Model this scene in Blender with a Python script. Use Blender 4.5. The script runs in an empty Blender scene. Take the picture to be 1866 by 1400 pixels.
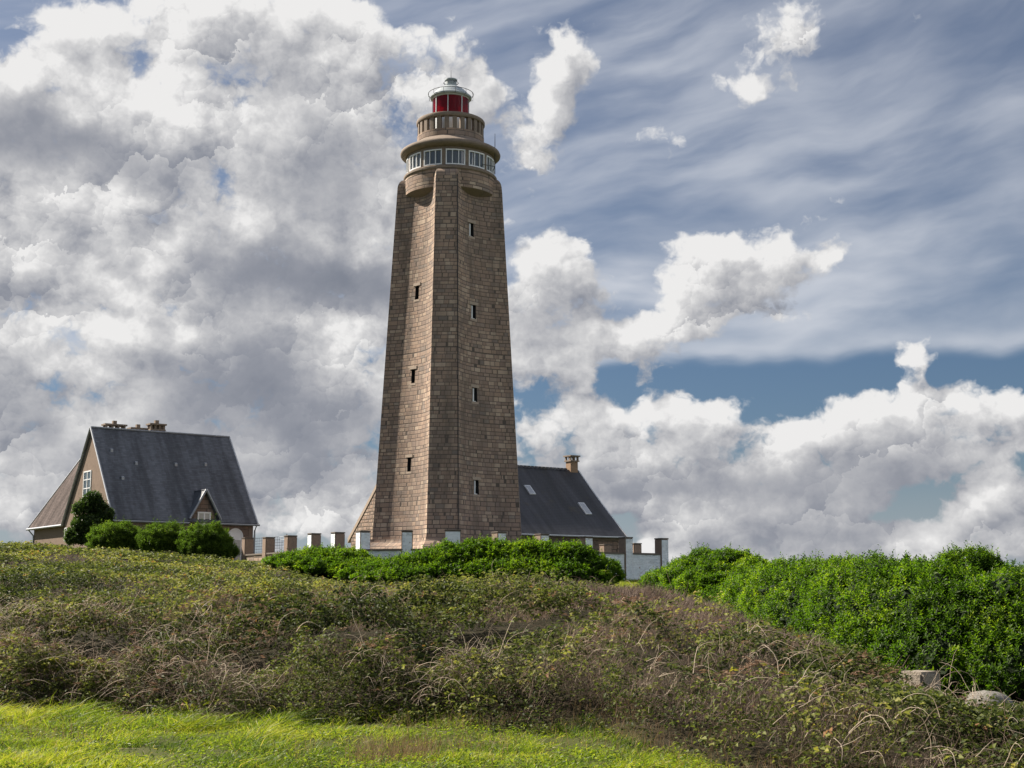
import bpy, bmesh, math, random
import numpy as np
from mathutils import Vector, Matrix

S = bpy.context.scene
COL = S.collection
R = math.radians

# ---------------------------------------------------------------- camera
F = 2500.0            # focal length in photo pixels (photo 1866 x 1400)
PITCH = 8.7
EYE = 1.6
cam = bpy.data.cameras.new("camera")
cam_o = bpy.data.objects.new("camera", cam)
COL.objects.link(cam_o)
cam.sensor_width = 36.0
cam.lens = 36.0 * F / 1866.0
cam.clip_start = 0.1
cam.clip_end = 20000
cam_o.location = (0, 0, EYE)
cam_o.rotation_euler = (R(90 + PITCH), 0, 0)
S.camera = cam_o

def P(px, py, Y):
    """world point at ground distance Y whose direction is that of a photo pixel"""
    a = (px - 933) / F; b = (700 - py) / F
    c, s = math.cos(R(PITCH)), math.sin(R(PITCH))
    dy = c - b * s; dz = s + b * c
    return Vector((a * Y / dy, Y, EYE + dz * Y / dy))

def px2ang(px, py):
    v = P(px, py, 10) - Vector((0, 0, EYE)); v.normalize()
    return math.degrees(math.atan2(v.x, v.y)), math.degrees(math.asin(v.z))

# ---------------------------------------------------------------- exposure
S.view_settings.view_transform = 'Standard'
S.view_settings.look = 'None'
S.view_settings.exposure = 1.1
S.view_settings.gamma = 1.0

# ---------------------------------------------------------------- sun
SUN_AZ = -66.0        # left of the view axis, behind the tower
SUN_EL = 40.0
sun = bpy.data.lights.new("sun", 'SUN')
sun.energy = 5.0
sun.angle = R(0.5)
sun.color = (1.0, 0.90, 0.77)
sun_o = bpy.data.objects.new("sun", sun)
COL.objects.link(sun_o)
sd = Vector((math.sin(R(SUN_AZ)) * math.cos(R(SUN_EL)), math.cos(R(SUN_AZ)) * math.cos(R(SUN_EL)), math.sin(R(SUN_EL))))
sun_o.rotation_euler = sd.to_track_quat('Z', 'Y').to_euler()
sun_o.location = (-60, 60, 80)

# ---------------------------------------------------------------- node helper
class NT:
    def __init__(s, nt): s.nt = nt
    def n(s, t, **kw):
        nd = s.nt.nodes.new(t)
        for k, v in kw.items(): setattr(nd, k, v)
        return nd
    def put(s, sock, v):
        if v is None: return
        if isinstance(v, bpy.types.NodeSocket): s.nt.links.new(v, sock)
        elif isinstance(v, (tuple, list)):
            if len(sock.default_value) == 4 and len(v) == 3: v = tuple(v) + (1,)
            sock.default_value = v
        else:
            try: sock.default_value = v
            except TypeError: sock.default_value = (v, v, v)
    def m(s, op, a, b=None, c=None, clamp=False):
        nd = s.n('ShaderNodeMath', operation=op); nd.use_clamp = clamp
        for i, v in enumerate((a, b, c)): s.put(nd.inputs[i], v)
        return nd.outputs[0]
    def v(s, op, a, b=None, c=None, out=0):
        nd = s.n('ShaderNodeVectorMath', operation=op)
        for i, v in enumerate((a, b, c)):
            if v is not None: s.put(nd.inputs[i], v)
        return nd.outputs[out]
    def scale(s, a, f):
        nd = s.n('ShaderNodeVectorMath', operation='SCALE')
        s.put(nd.inputs[0], a); s.put(nd.inputs['Scale'], f)
        return nd.outputs[0]
    def xyz(s, x=0.0, y=0.0, z=0.0):
        nd = s.n('ShaderNodeCombineXYZ')
        for i, v in enumerate((x, y, z)): s.put(nd.inputs[i], v)
        return nd.outputs[0]
    def sep(s, v):
        nd = s.n('ShaderNodeSeparateXYZ'); s.put(nd.inputs[0], v); return nd.outputs
    def ss(s, v, a, b, lo=0.0, hi=1.0):
        nd = s.n('ShaderNodeMapRange', interpolation_type='SMOOTHSTEP')
        for i, x in enumerate((v, a, b, lo, hi)): s.put(nd.inputs[i], x)
        return nd.outputs[0]
    def lin(s, v, a, b, lo=0.0, hi=1.0):
        nd = s.n('ShaderNodeMapRange')
        for i, x in enumerate((v, a, b, lo, hi)): s.put(nd.inputs[i], x)
        return nd.outputs[0]
    def noise(s, vec, scale=1.0, detail=4.0, rough=0.5, dist=0.0, lac=2.0, dim='2D', w=None, color=False):
        nd = s.n('ShaderNodeTexNoise', noise_dimensions=dim)
        if dim != '1D': s.put(nd.inputs['Vector'], vec)
        if w is not None: s.put(nd.inputs['W'], w)
        s.put(nd.inputs['Scale'], scale); s.put(nd.inputs['Detail'], detail); s.put(nd.inputs['Roughness'], rough)
        s.put(nd.inputs['Lacunarity'], lac); s.put(nd.inputs['Distortion'], dist)
        return nd.outputs['Color' if color else 'Fac']
    def voro(s, vec, scale=1.0, feature='F1', detail=0.0, rough=0.5, rnd=1.0, out='Distance', dim='2D', smooth=0.3):
        nd = s.n('ShaderNodeTexVoronoi', voronoi_dimensions=dim, feature=feature)
        s.put(nd.inputs['Vector'], vec); s.put(nd.inputs['Scale'], scale)
        if 'Detail' in nd.inputs: s.put(nd.inputs['Detail'], detail)
        if 'Roughness' in nd.inputs: s.put(nd.inputs['Roughness'], rough)
        s.put(nd.inputs['Randomness'], rnd)
        if feature == 'SMOOTH_F1': s.put(nd.inputs['Smoothness'], smooth)
        return nd.outputs[out]
    def white(s, vec, color=False):
        nd = s.n('ShaderNodeTexWhiteNoise', noise_dimensions='3D'); s.put(nd.inputs['Vector'], vec)
        return nd.outputs['Color' if color else 'Value']
    def mix(s, f, a, b, blend='MIX'):
        nd = s.n('ShaderNodeMix', data_type='RGBA', blend_type=blend)
        s.put(nd.inputs[0], f); s.put(nd.inputs[6], a); s.put(nd.inputs[7], b)
        return nd.outputs[2]
    def ramp(s, f, stops, interp='LINEAR'):
        nd = s.n('ShaderNodeValToRGB'); cr = nd.color_ramp; cr.interpolation = interp
        while len(cr.elements) < len(stops): cr.elements.new(0.5)
        for e, (p, c) in zip(cr.elements, stops):
            e.position = p; e.color = tuple(c) + (1,) if len(c) == 3 else c
        s.put(nd.inputs[0], f)
        return nd.outputs[0]

# ---------------------------------------------------------------- sky: Nishita air with drifting clouds
W = bpy.data.worlds.new("World")
S.world = W
W.use_nodes = True
wt = W.node_tree
wt.nodes.clear()
K = NT(wt)

# cumulus cells: centre and radii in photo pixels, density
CELLS = [
 # great bank on the left
 (150,170,230,120,.75),(400,120,230,150,.8),(640,60,200,90,.6),(60,330,230,150,.7),(360,300,260,130,.7),
 (560,430,150,120,.62),(200,480,240,130,.6),(560,510,180,60,.7),(150,640,260,120,.75),(450,700,260,140,.8),(680,450,90,110,.45),
 (80,800,240,120,.7),(620,640,140,90,.7),(560,800,240,120,.6),(330,900,300,80,.55),(600,960,220,50,.45),(660,280,110,130,.45),(90,940,180,70,.5),
 # between bank and tower, and just right of the tower
 (860,165,42,48,.62),(800,200,80,60,.35),(1045,90,60,50,.78),(1035,150,55,55,.66),(990,215,60,60,.60),(945,270,60,55,.48),
 (1030,490,70,58,.8),(985,560,85,80,.75),(960,680,70,110,.62),(1060,610,60,35,.5),
 # upper right tufts
 (1430,15,105,50,.86),(1440,80,50,45,.55),(1385,150,74,44,.52),(1245,250,60,44,.46),
 # streaming cloud in the middle
 (1290,470,60,44,.78),(1370,490,105,58,.8),(1460,475,62,40,.72),(1525,465,22,22,.5),(1290,540,80,50,.7),(1200,590,70,38,.66),(1130,620,70,28,.6),(1040,640,70,28,.5),
 # little ones under the veil
 (1168,665,34,30,.5),(1185,690,22,18,.4),(1060,690,40,50,.42),(1055,740,36,40,.4),(1400,672,30,14,.4),
 (1658,648,38,34,.88),(1672,685,28,26,.75),(1700,715,50,20,.80),
 # the lower bank
 (1070,800,62,46,.75),(1110,770,45,34,.5),(1195,768,70,44,.8),(1300,762,40,32,.6),(1130,850,110,50,.62),(1250,830,90,50,.55),(1340,815,90,46,.62),(1450,800,78,38,.7),
 (1555,742,52,42,.85),(1600,785,52,46,.6),(1500,850,120,50,.65),(1680,775,50,40,.75),(1790,758,54,46,.95),(1745,830,80,40,.6),
 (1620,850,100,40,.6),(1866,775,36,32,.75),(1300,900,110,48,.6),(1430,905,100,48,.6),(1866,850,50,60,.7),(1540,940,100,54,.7),
 (1290,970,120,50,.6),(1400,985,90,40,.6),(1500,1005,140,36,.65),(1800,915,50,30,.7),(1850,950,60,50,.7),(1690,1010,130,40,.7),(1600,1030,160,36,.6),(1250,1020,130,30,.5),
 (1110,905,110,34,.45),(1000,850,80,60,.6),(1740,960,60,34,.5),(1150,1010,90,26,.35),
]
# where the bank is deep and grey (positive) or sunlit and thin (negative)
DEEP = [
 (100,255,150,50,.75),(30,230,90,60,.3),(340,330,120,70,.4),(300,220,80,50,-.3),(560,500,190,52,.95),(650,530,100,40,.5),(440,500,110,40,.35),(480,660,140,70,.6),(600,760,150,80,.7),
 (360,720,140,80,.3),(460,760,120,60,.3),(560,360,60,60,.3),(640,330,70,110,.35),(420,170,60,140,.22),(520,150,90,140,.3),(40,760,80,50,.45),(160,860,150,50,.35),
 (30,560,60,60,.35),(30,630,60,40,.2),(560,880,160,28,.45),(250,270,90,34,.3),
 (200,180,120,60,-.5),(400,230,90,70,-.5),(420,60,150,60,-.2),(640,40,130,60,-.35),(200,530,90,60,-.55),(130,600,90,40,-.5),(630,620,100,50,-.6),(640,690,60,60,-.5),
 (640,440,60,40,-.3),(310,600,110,30,-.25),(560,940,160,40,-.35),(300,540,100,20,-.2),(380,400,200,50,-.35),(680,460,40,30,-.4),
 (1150,880,150,22,.8),(1300,880,80,30,.35),(1000,600,70,50,.35),(1000,840,80,30,.35),(1420,870,120,30,.3),(1520,900,130,40,.45),(1600,810,80,40,.35),(1730,850,100,26,.45),(1540,990,120,26,.6),(1640,930,60,30,.3),
 (1340,950,110,36,.2),(1400,520,80,24,.25),(1240,600,80,18,.2),(1040,180,26,80,.25),(1790,960,70,26,.4),
]
def blobs(g, vec, lst):
    acc = None
    for (x, y, rx, ry, w) in lst:
        a, e = px2ang(x, y)
        sx, sy = 43.6 / (rx * 1.25), 43.6 / (ry * 1.25)
        q = g.v('MULTIPLY_ADD', vec, (sx, sy, 0), (-a * sx, -e * sy, 0))
        d = g.v('DOT_PRODUCT', q, q, out=1)
        t = g.m('POWER', 0.3679, d)
        acc = g.m('MULTIPLY_ADD', t, w, acc if acc is not None else 0.0)
    return acc

def make_density():
    g = bpy.data.node_groups.new("cloud_density", 'ShaderNodeTree')
    g.interface.new_socket("angles", in_out='INPUT', socket_type='NodeSocketVector')
    g.interface.new_socket("density", in_out='OUTPUT', socket_type='NodeSocketFloat')
    G = NT(g)
    gi = G.n('NodeGroupInput'); go = G.n('NodeGroupOutput')
    v = gi.outputs[0]
    # slow warp so that cell outlines wander
    wcol = G.noise(v, 0.55, 3, 0.55, color=True)
    off = G.v('MULTIPLY_ADD', wcol, (1.7, 1.5, 0), (-.85, -.75, 0))
    vb = G.v('ADD', v, off)
    B = blobs(G, vb, CELLS)
    # outside the frame: broken cloud everywhere
    x, y, z = G.sep(v)
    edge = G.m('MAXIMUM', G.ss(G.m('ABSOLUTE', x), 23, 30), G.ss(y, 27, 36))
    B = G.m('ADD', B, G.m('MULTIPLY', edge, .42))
    B = G.m('MINIMUM', B, 1.15)
    vp = G.v('MULTIPLY_ADD', wcol, (.9, .9, 0), v)
    vp = G.v('MULTIPLY', vp, (.85, 1.1, 1))
    f = G.noise(vp, 0.36, 9, 0.52)
    bl = G.voro(G.v('MULTIPLY_ADD', G.noise(v, 2.2, 2, .6, color=True), (.5, .5, 0), vp), .7, feature='F1', detail=3.0, rough=.55)
    d = G.m('MULTIPLY_ADD', G.m('SUBTRACT', f, .5), 1.9, B)
    d = G.m('MULTIPLY_ADD', G.m('SUBTRACT', .45, bl), .38, d)
    G.put(go.inputs[0], d)
    return g
dens = make_density()
def D(vec):
    nd = K.n('ShaderNodeGroup'); nd.node_tree = dens
    K.put(nd.inputs[0], vec); return nd.outputs[0]

tc = K.n('ShaderNodeTexCoord')
dx, dy, dz = K.sep(tc.outputs['Generated'])
az = K.m('MULTIPLY', K.m('ARCTAN2', dx, dy), 57.2958)
el = K.m('MULTIPLY', K.m('ARCSINE', dz), 57.2958)
ang = K.xyz(az, el, 0.0)

sky = K.n('ShaderNodeTexSky', sky_type='NISHITA')
sky.sun_disc = False
sky.sun_elevation = R(SUN_EL)
sky.sun_rotation = R(SUN_AZ)
sky.air_density = 1.0; sky.dust_density = 0.6; sky.ozone_density = 2.0
bg_sky = K.n('ShaderNodeBackground'); K.put(bg_sky.inputs[0], K.mix(K.ss(el, 6.5, .5, 0, .75), K.v('MULTIPLY', sky.outputs[0], (.43, .49, .575)), (3.4, 3.9, 4.5))); bg_sky.inputs[1].default_value = 0.05

# high veil of cirrus on the right
sl = K.m('MULTIPLY', K.m('SUBTRACT', el, 8.0), .015)
vv = K.m('MULTIPLY_ADD', K.m('MULTIPLY', az, sl), -1.0, el)
warp = K.noise(ang, .16, 3, .5)
vv = K.m('MULTIPLY_ADD', warp, 1.5, vv)
st = K.noise(K.xyz(K.m('MULTIPLY', az, .13), K.m('MULTIPLY', vv, .6), 3.1), 1.0, 5, .5, dim='3D')
st2 = K.noise(K.xyz(K.m('MULTIPLY', az, .07), K.m('MULTIPLY', vv, .33), 7.7), 1.0, 3, .5)
edge_y = px2ang(1400, 655)[1]
wob = K.noise(K.xyz(K.m('MULTIPLY', az, .22), 0.0, 1.3), 1.0, 2, .5)
eh = K.m('MULTIPLY_ADD', K.m('SUBTRACT', st, .5), .9, K.m('SUBTRACT', el, K.m('MULTIPLY_ADD', K.m('SUBTRACT', wob, .5), 1.5, edge_y)))
band = K.m('MULTIPLY', K.ss(eh, -.35, .45), K.ss(eh, 8.5, .4))
line = K.m('MULTIPLY', K.m('MULTIPLY', K.ss(eh, -.2, .3), K.ss(eh, 1.3, .2)), K.ss(az, 14, 6, .35, 1.0))
upper = K.m('MULTIPLY', K.ss(eh, 0.0, 6.0), .62)
cir = K.m('ADD', K.m('MULTIPLY', band, .80), upper)
cir = K.m('MULTIPLY', cir, K.ss(st, .25, .72, .34, 1.2))
cir = K.m('MULTIPLY', cir, K.ss(st2, .3, .65, .5, 1.1))
cir = K.m('MULTIPLY_ADD', line, .62, cir, clamp=True)
cir = K.m('MULTIPLY', cir, K.ss(az, -8, 2, .75, 1.0))
cir = K.m('MULTIPLY', cir, .82)

d0 = D(ang)
d1 = D(K.v('ADD', ang, (-.70, 1.05, 0)))
alpha = K.ss(d0, .38, .76)
grad = K.m('SUBTRACT', d0, d1)                      # thinner toward the sun: brighter
deep = blobs(K, K.v('MULTIPLY_ADD', K.noise(ang, .5, 4, .6, color=True), (2.4, 1.8, 0), K.v('ADD', ang, (-1.2, -.9, 0))), DEEP)
soft = K.noise(ang, .33, 5, .55)
lum = K.m('MULTIPLY_ADD', K.m('MULTIPLY', grad, K.m('MULTIPLY', K.ss(deep, .0, .8, 1.0, .3), K.ss(az, -4, 3, .66, .66))), 1.0, .725)
lum = K.m('MULTIPLY_ADD', K.ss(d0, .7, 1.8), -.22, lum)
lum = K.m('MULTIPLY_ADD', deep, -.44, lum)
lum = K.m('MULTIPLY_ADD', K.m('SUBTRACT', soft, .5), .38, lum)
# rounded heads: each puff is bright toward the sun and grey beneath
wv = K.noise(ang, .9, 4, .6, color=True)
def puffs(scale, warp, stretch):
    p = K.v('MULTIPLY', K.v('MULTIPLY_ADD', wv, (warp, warp, 0), ang), (1, stretch, 1))
    nd = K.n('ShaderNodeTexVoronoi', voronoi_dimensions='2D', feature='F1')
    K.put(nd.inputs['Vector'], p); K.put(nd.inputs['Scale'], scale)
    dlt = K.v('SUBTRACT', p, nd.outputs['Position'])
    g = K.m('MULTIPLY', K.v('DOT_PRODUCT', dlt, (-.5*scale, .85*scale, 0), out=1), 1.0)
    return K.m('MAXIMUM', K.m('MINIMUM', g, .7), -.7)
pf = K.m('ADD', K.m('MULTIPLY', puffs(.36, 1.6, 1.35), .27), K.m('MULTIPLY', puffs(.95, 1.1, 1.2), .11))
pm = K.m('MULTIPLY', K.ss(K.noise(ang, .17, 2, .5), .40, .60, .12, 1.0), K.ss(deep, .25, 1.0, 1.0, .35))
lum = K.m('MULTIPLY_ADD', pf, pm, lum)
lum = K.m('MULTIPLY_ADD', K.ss(d0, .75, .42), .10, lum, clamp=True)
ccol = K.ramp(lum, [(0, (.215, .235, .285)), (.28, (.30, .315, .36)), (.55, (.47, .475, .50)), (.8, (.65, .648, .655)), (1, (.85, .842, .835))])
# unseen clouds opposite the sun, brightened as added fill for the shaded sides
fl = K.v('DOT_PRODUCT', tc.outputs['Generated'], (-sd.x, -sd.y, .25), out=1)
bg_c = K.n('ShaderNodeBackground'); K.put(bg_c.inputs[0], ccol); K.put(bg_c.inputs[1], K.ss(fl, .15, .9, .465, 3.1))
bg_v = K.n('ShaderNodeBackground'); K.put(bg_v.inputs[0], (.31, .322, .348))
m1 = K.n('ShaderNodeMixShader'); K.put(m1.inputs[0], cir); K.put(m1.inputs[1], bg_sky.outputs[0]); K.put(m1.inputs[2], bg_v.outputs[0])
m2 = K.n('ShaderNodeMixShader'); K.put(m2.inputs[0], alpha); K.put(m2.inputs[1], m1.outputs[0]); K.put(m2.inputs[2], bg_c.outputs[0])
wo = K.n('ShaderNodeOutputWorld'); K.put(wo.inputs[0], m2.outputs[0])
W.cycles.sampling_method = 'MANUAL'
W.cycles.sample_map_resolution = 256

# ================================================================ shared helpers
rng = np.random.default_rng(7)
random.seed(7)

def tag(o, label=None, cat=None, group=None, kind=None):
    if label: o['label'] = label
    if cat: o['category'] = cat
    if group: o['group'] = group
    if kind: o['kind'] = kind
    return o

def empty(name, loc=(0, 0, 0), rz=0.0):
    o = bpy.data.objects.new(name, None); COL.objects.link(o)
    o.location = loc; o.rotation_euler = (0, 0, rz); o.empty_display_size = .3
    return o

class MB:
    """collects polygons (with optional uv in metres) and links them as ONE mesh object"""
    def __init__(s): s.v = []; s.f = []; s.uv = []; s.mi = []
    def poly(s, pts, uv=None, mi=0):
        b = len(s.v); s.v += [tuple(p) for p in pts]
        s.f.append(tuple(range(b, b + len(pts)))); s.uv.append(uv or [(0, 0)] * len(pts)); s.mi.append(mi)
    def box(s, x0, x1, y0, y1, z0, z1, mi=0, mats=None):
        c = [(x0,y0,z0),(x1,y0,z0),(x1,y1,z0),(x0,y1,z0),(x0,y0,z1),(x1,y0,z1),(x1,y1,z1),(x0,y1,z1)]
        # faces: bottom, top, -y, +x, +y, -x
        for i, q in enumerate(((3,2,1,0),(4,5,6,7),(0,1,5,4),(1,2,6,5),(2,3,7,6),(3,0,4,7))):
            s.poly([c[j] for j in q], mi=(mats[i] if mats else mi))
    def extrude(s, prof, x0, x1, mi=0):
        """closed profile of (y, z) points pushed along x"""
        n = len(prof)
        a = sum(prof[i][0] * prof[(i+1) % n][1] - prof[(i+1) % n][0] * prof[i][1] for i in range(n))
        if a < 0: prof = prof[::-1]
        for i in range(n):
            p, q = prof[i], prof[(i + 1) % n]
            s.poly([(x0,)+tuple(p), (x0,)+tuple(q), (x1,)+tuple(q), (x1,)+tuple(p)][::-1], mi=mi)
        s.poly([(x0,)+tuple(p) for p in prof[::-1]], mi=mi)
        s.poly([(x1,)+tuple(p) for p in prof], mi=mi)
    def extrude_y(s, prof, y0, y1, mi=0):
        """closed profile of (x, z) points pushed along y"""
        n = len(prof)
        a = sum(prof[i][0] * prof[(i+1) % n][1] - prof[(i+1) % n][0] * prof[i][1] for i in range(n))
        if a < 0: prof = prof[::-1]
        for i in range(n):
            p, q = prof[i], prof[(i + 1) % n]
            s.poly([(p[0],y0,p[1]), (q[0],y0,q[1]), (q[0],y1,q[1]), (p[0],y1,p[1])], mi=mi)
        s.poly([(p[0],y0,p[1]) for p in prof], mi=mi)
        s.poly([(p[0],y1,p[1]) for p in prof[::-1]], mi=mi)
    def lathe(s, prof, seg=64, cx=0, cy=0, a0=0.0, a1=2*math.pi, closed=True, mi=0, caps=False):
        """prof: (r, z) list from bottom to top, outward faces"""
        L = 0; Ls = [0]
        for i in range(1, len(prof)):
            L += math.hypot(prof[i][0]-prof[i-1][0], prof[i][1]-prof[i-1][1]); Ls.append(L)
        R0 = max(p[0] for p in prof)
        for k in range(seg):
            t0 = a0 + (a1 - a0) * k / seg; t1 = a0 + (a1 - a0) * (k + 1) / seg
            for i in range(len(prof) - 1):
                (r0, z0), (r1, z1) = prof[i], prof[i+1]
                pts = [(cx+r0*math.cos(t0), cy+r0*math.sin(t0), z0), (cx+r0*math.cos(t1), cy+r0*math.sin(t1), z0),
                       (cx+r1*math.cos(t1), cy+r1*math.sin(t1), z1), (cx+r1*math.cos(t0), cy+r1*math.sin(t0), z1)]
                vz0, vz1 = (z0, z1) if abs(z1 - z0) > .3 * abs(r1 - r0) else (prof[0][1] + Ls[i], prof[0][1] + Ls[i+1])
                uv = [(t0*R0, vz0), (t1*R0, vz0), (t1*R0, vz1), (t0*R0, vz1)]
                if r0 < 1e-5: pts = pts[1:]; uv = uv[1:]
                elif r1 < 1e-5: pts = pts[:3]; uv = uv[:3]
                s.poly(pts, uv, mi)
    def tube(s, pts, r, n=8, mi=0):
        pts = [Vector(p) for p in pts]; rings = []
        for i, p in enumerate(pts):
            d = (pts[min(i+1, len(pts)-1)] - pts[max(i-1, 0)]).normalized()
            a = d.cross(Vector((0, 0, 1)) if abs(d.z) < .9 else Vector((1, 0, 0))).normalized(); b = a.cross(d)
            rr = r[i] if isinstance(r, (list, tuple)) else r
            rings.append([p + a * rr * math.cos(2*math.pi*k/n) + b * rr * math.sin(2*math.pi*k/n) for k in range(n)])
        for i in range(len(rings) - 1):
            for k in range(n):
                s.poly([rings[i][k], rings[i+1][k], rings[i+1][(k+1) % n], rings[i][(k+1) % n]], mi=mi)
        s.poly(rings[0], mi=mi); s.poly(rings[-1][::-1], mi=mi)
    def build(s, name, mats, parent=None, weld=True, smooth=None, bevel=0):
        me = bpy.data.meshes.new(name)
        me.from_pydata(s.v, [], s.f)
        for m_ in (mats if isinstance(mats, (list, tuple)) else [mats]): me.materials.append(m_)
        me.polygons.foreach_set('material_index', s.mi)
        uvl = me.uv_layers.new(name='UVMap')
        uvl.data.foreach_set('uv', [c for q in s.uv for t in q for c in t])
        bm = bmesh.new(); bm.from_mesh(me)
        if weld: bmesh.ops.remove_doubles(bm, verts=bm.verts, dist=1e-4)
        if bevel:
            es = [e for e in bm.edges if len(e.link_faces) == 2 and e.calc_face_angle(0) > .5]
            bmesh.ops.bevel(bm, geom=es, offset=bevel, segments=2, affect='EDGES', clamp_overlap=True)
        bmesh.ops.recalc_face_normals(bm, faces=bm.faces)
        bm.to_mesh(me); bm.free()
        if smooth is not None:
            me.polygons.foreach_set('use_smooth', [True] * len(me.polygons))
            me.set_sharp_from_angle(angle=R(smooth))
        o = bpy.data.objects.new(name, me); COL.objects.link(o)
        if parent is not None: o.parent = parent
        return o

# ---------------------------------------------------------------- materials
def material(name):
    m_ = bpy.data.materials.new(name); m_.use_nodes = True
    m_.node_tree.nodes.clear()
    return m_, NT(m_.node_tree)

def finish(k, col, rough=.85, bump=None, bstr=.3, bdist=.02, spec=.3, metal=0.0, **kw):
    p = k.n('ShaderNodeBsdfPrincipled')
    k.put(p.inputs['Base Color'], col); k.put(p.inputs['Roughness'], rough)
    k.put(p.inputs['Specular IOR Level'], spec); k.put(p.inputs['Metallic'], metal)
    for a, b in kw.items(): k.put(p.inputs[a.replace('_', ' ')], b)
    if bump is not None:
        b = k.n('ShaderNodeBump'); k.put(b.inputs['Height'], bump); k.put(b.inputs['Strength'], bstr); k.put(b.inputs['Distance'], bdist)
        k.put(p.inputs['Normal'], b.outputs[0])
    o = k.n('ShaderNodeOutputMaterial'); k.put(o.inputs[0], p.outputs[0])
    return p

def wall_uv(k):
    """metres along a flat upright wall and up it, taken from object position and face normal"""
    g = k.n('ShaderNodeNewGeometry'); t = k.n('ShaderNodeTexCoord')
    tan = k.v('NORMALIZE', k.v('CROSS_PRODUCT', (0, 0, 1), g.outputs['True Normal']))
    u = k.v('DOT_PRODUCT', g.outputs['Position'], tan, out=1)
    z = k.sep(g.outputs['Position'])[2]
    return u, z, g.outputs['Position']

def masonry(name, h=.26, w=.42, cols=None, mortar=(.12, .10, .085), joint=.022, use_uv=False, rough_stone=.5, patch=.5, rubble=0.0):
    m_, k = material(name)
    if use_uv:
        t = k.n('ShaderNodeTexCoord'); u, v_, _ = k.sep(t.outputs['UV']); pos = k.n('ShaderNodeNewGeometry').outputs['Position']
    else:
        u, v_, pos = wall_uv(k)
    if rubble:
        wn = k.noise(pos, 1.1, 3, .5, dim='3D', color=True); w0, w1, _ = k.sep(wn)
        u = k.m('MULTIPLY_ADD', k.m('SUBTRACT', w0, .5), rubble * 2, u)
        v_ = k.m('MULTIPLY_ADD', k.m('SUBTRACT', w1, .5), rubble, v_)
    v_ = k.m('MULTIPLY_ADD', k.noise(k.xyz(0.0, k.m('MULTIPLY', v_, 1.6), 4.0), 1.0, 2, .6), h*1.5, v_)
    vr = k.m('DIVIDE', v_, h)
    row = k.m('FLOOR', vr); fv = k.m('FRACT', vr)
    r1 = k.white(k.xyz(row, 3.7, 1.1))
    ws = k.m('MULTIPLY_ADD', r1, .55 * w, .75 * w)
    uu = k.m('MULTIPLY_ADD', r1, 41.3, k.m('DIVIDE', u, ws))
    nz = k.noise(k.xyz(k.m('MULTIPLY', uu, .8), k.m('MULTIPLY', row, 5.3), 0), 1.0, 1, .5)
    uu = k.m('MULTIPLY_ADD', nz, 1.5, uu)
    cell = k.m('FLOOR', uu); fu = k.m('FRACT', uu)
    du = k.m('MULTIPLY', k.m('MINIMUM', fu, k.m('SUBTRACT', 1, fu)), w)
    dv = k.m('MULTIPLY', k.m('MINIMUM', fv, k.m('SUBTRACT', 1, fv)), h)
    dd = k.m('MINIMUM', du, dv)
    fine = k.noise(pos, 14, 4, .65, dim='3D')
    dd = k.m('MULTIPLY_ADD', k.m('SUBTRACT', fine, .5), .03, dd)
    mort = k.ss(dd, joint * .35, joint * 1.25)
    rc = k.white(k.xyz(cell, row, 9.1), color=True); ra, rb, rcc = k.sep(rc)
    cols = cols or [(.29,.21,.168),(.36,.26,.20),(.42,.295,.22),(.34,.255,.21),(.46,.335,.25),(.55,.43,.33)]
    n = len(cols)
    base = k.ramp(ra, [(i / (n - 1) * .98 if i < n-1 else 1.0, c) for i, c in enumerate(cols)])
    base = k.mix(k.m('MULTIPLY', k.ss(rb, .86, 1.0), .55), base, (.20, .19, .18))
    big = k.noise(k.v('MULTIPLY', pos, (1, 1, .38)), .5, 6, .66, dim='3D')
    base = k.mix(k.m('MULTIPLY', k.ss(big, .35, .68), patch), base, k.mix(.66, base, (.085, .080, .072)))
    strk = k.noise(k.xyz(k.m('MULTIPLY', u, 1.3), k.m('MULTIPLY', v_, .10), 2.0), 1.0, 5, .65)
    base = k.mix(k.m('MULTIPLY', k.ss(strk, .5, .72), .45), base, (.11, .095, .08))
    base = k.mix(k.m('MULTIPLY', k.ss(k.noise(pos, 2.4, 5, .7, dim='3D'), .60, .74), .35), base, (.40, .37, .30))
    base = k.mix(k.m('MULTIPLY', k.m('SUBTRACT', fine, .3), .5), base, (.17, .135, .11), 'MIX')
    col = k.mix(mort, mortar, base)
    hgt = k.m('ADD', k.m('MULTIPLY', mort, k.m('MULTIPLY_ADD', rcc, .35, .65)), k.m('MULTIPLY', fine, rough_stone))
    finish(k, col, .88, hgt, .75, .025, spec=.2)
    return m_

def plain(name, col, rough=.7, var=.12, scale=3.0, bump=.15, spec=.3, metal=0, dirt=None, dirt_amt=.4):
    m_, k = material(name)
    pos = k.n('ShaderNodeNewGeometry').outputs['Position']
    n1 = k.noise(pos, scale, 5, .6, dim='3D'); n2 = k.noise(pos, scale * 6, 4, .65, dim='3D')
    f = k.m('MULTIPLY_ADD', k.m('SUBTRACT', k.m('ADD', n1, n2), 1.0), var * 2, 1.0)
    c = k.v('SCALE', col) if False else k.scale(col, f)
    if dirt: c = k.mix(k.m('MULTIPLY', k.ss(n1, .45, .75), dirt_amt), c, dirt)
    finish(k, c, rough, k.m('ADD', n1, n2), bump, .02, spec=spec, metal=metal)
    return m_

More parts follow.
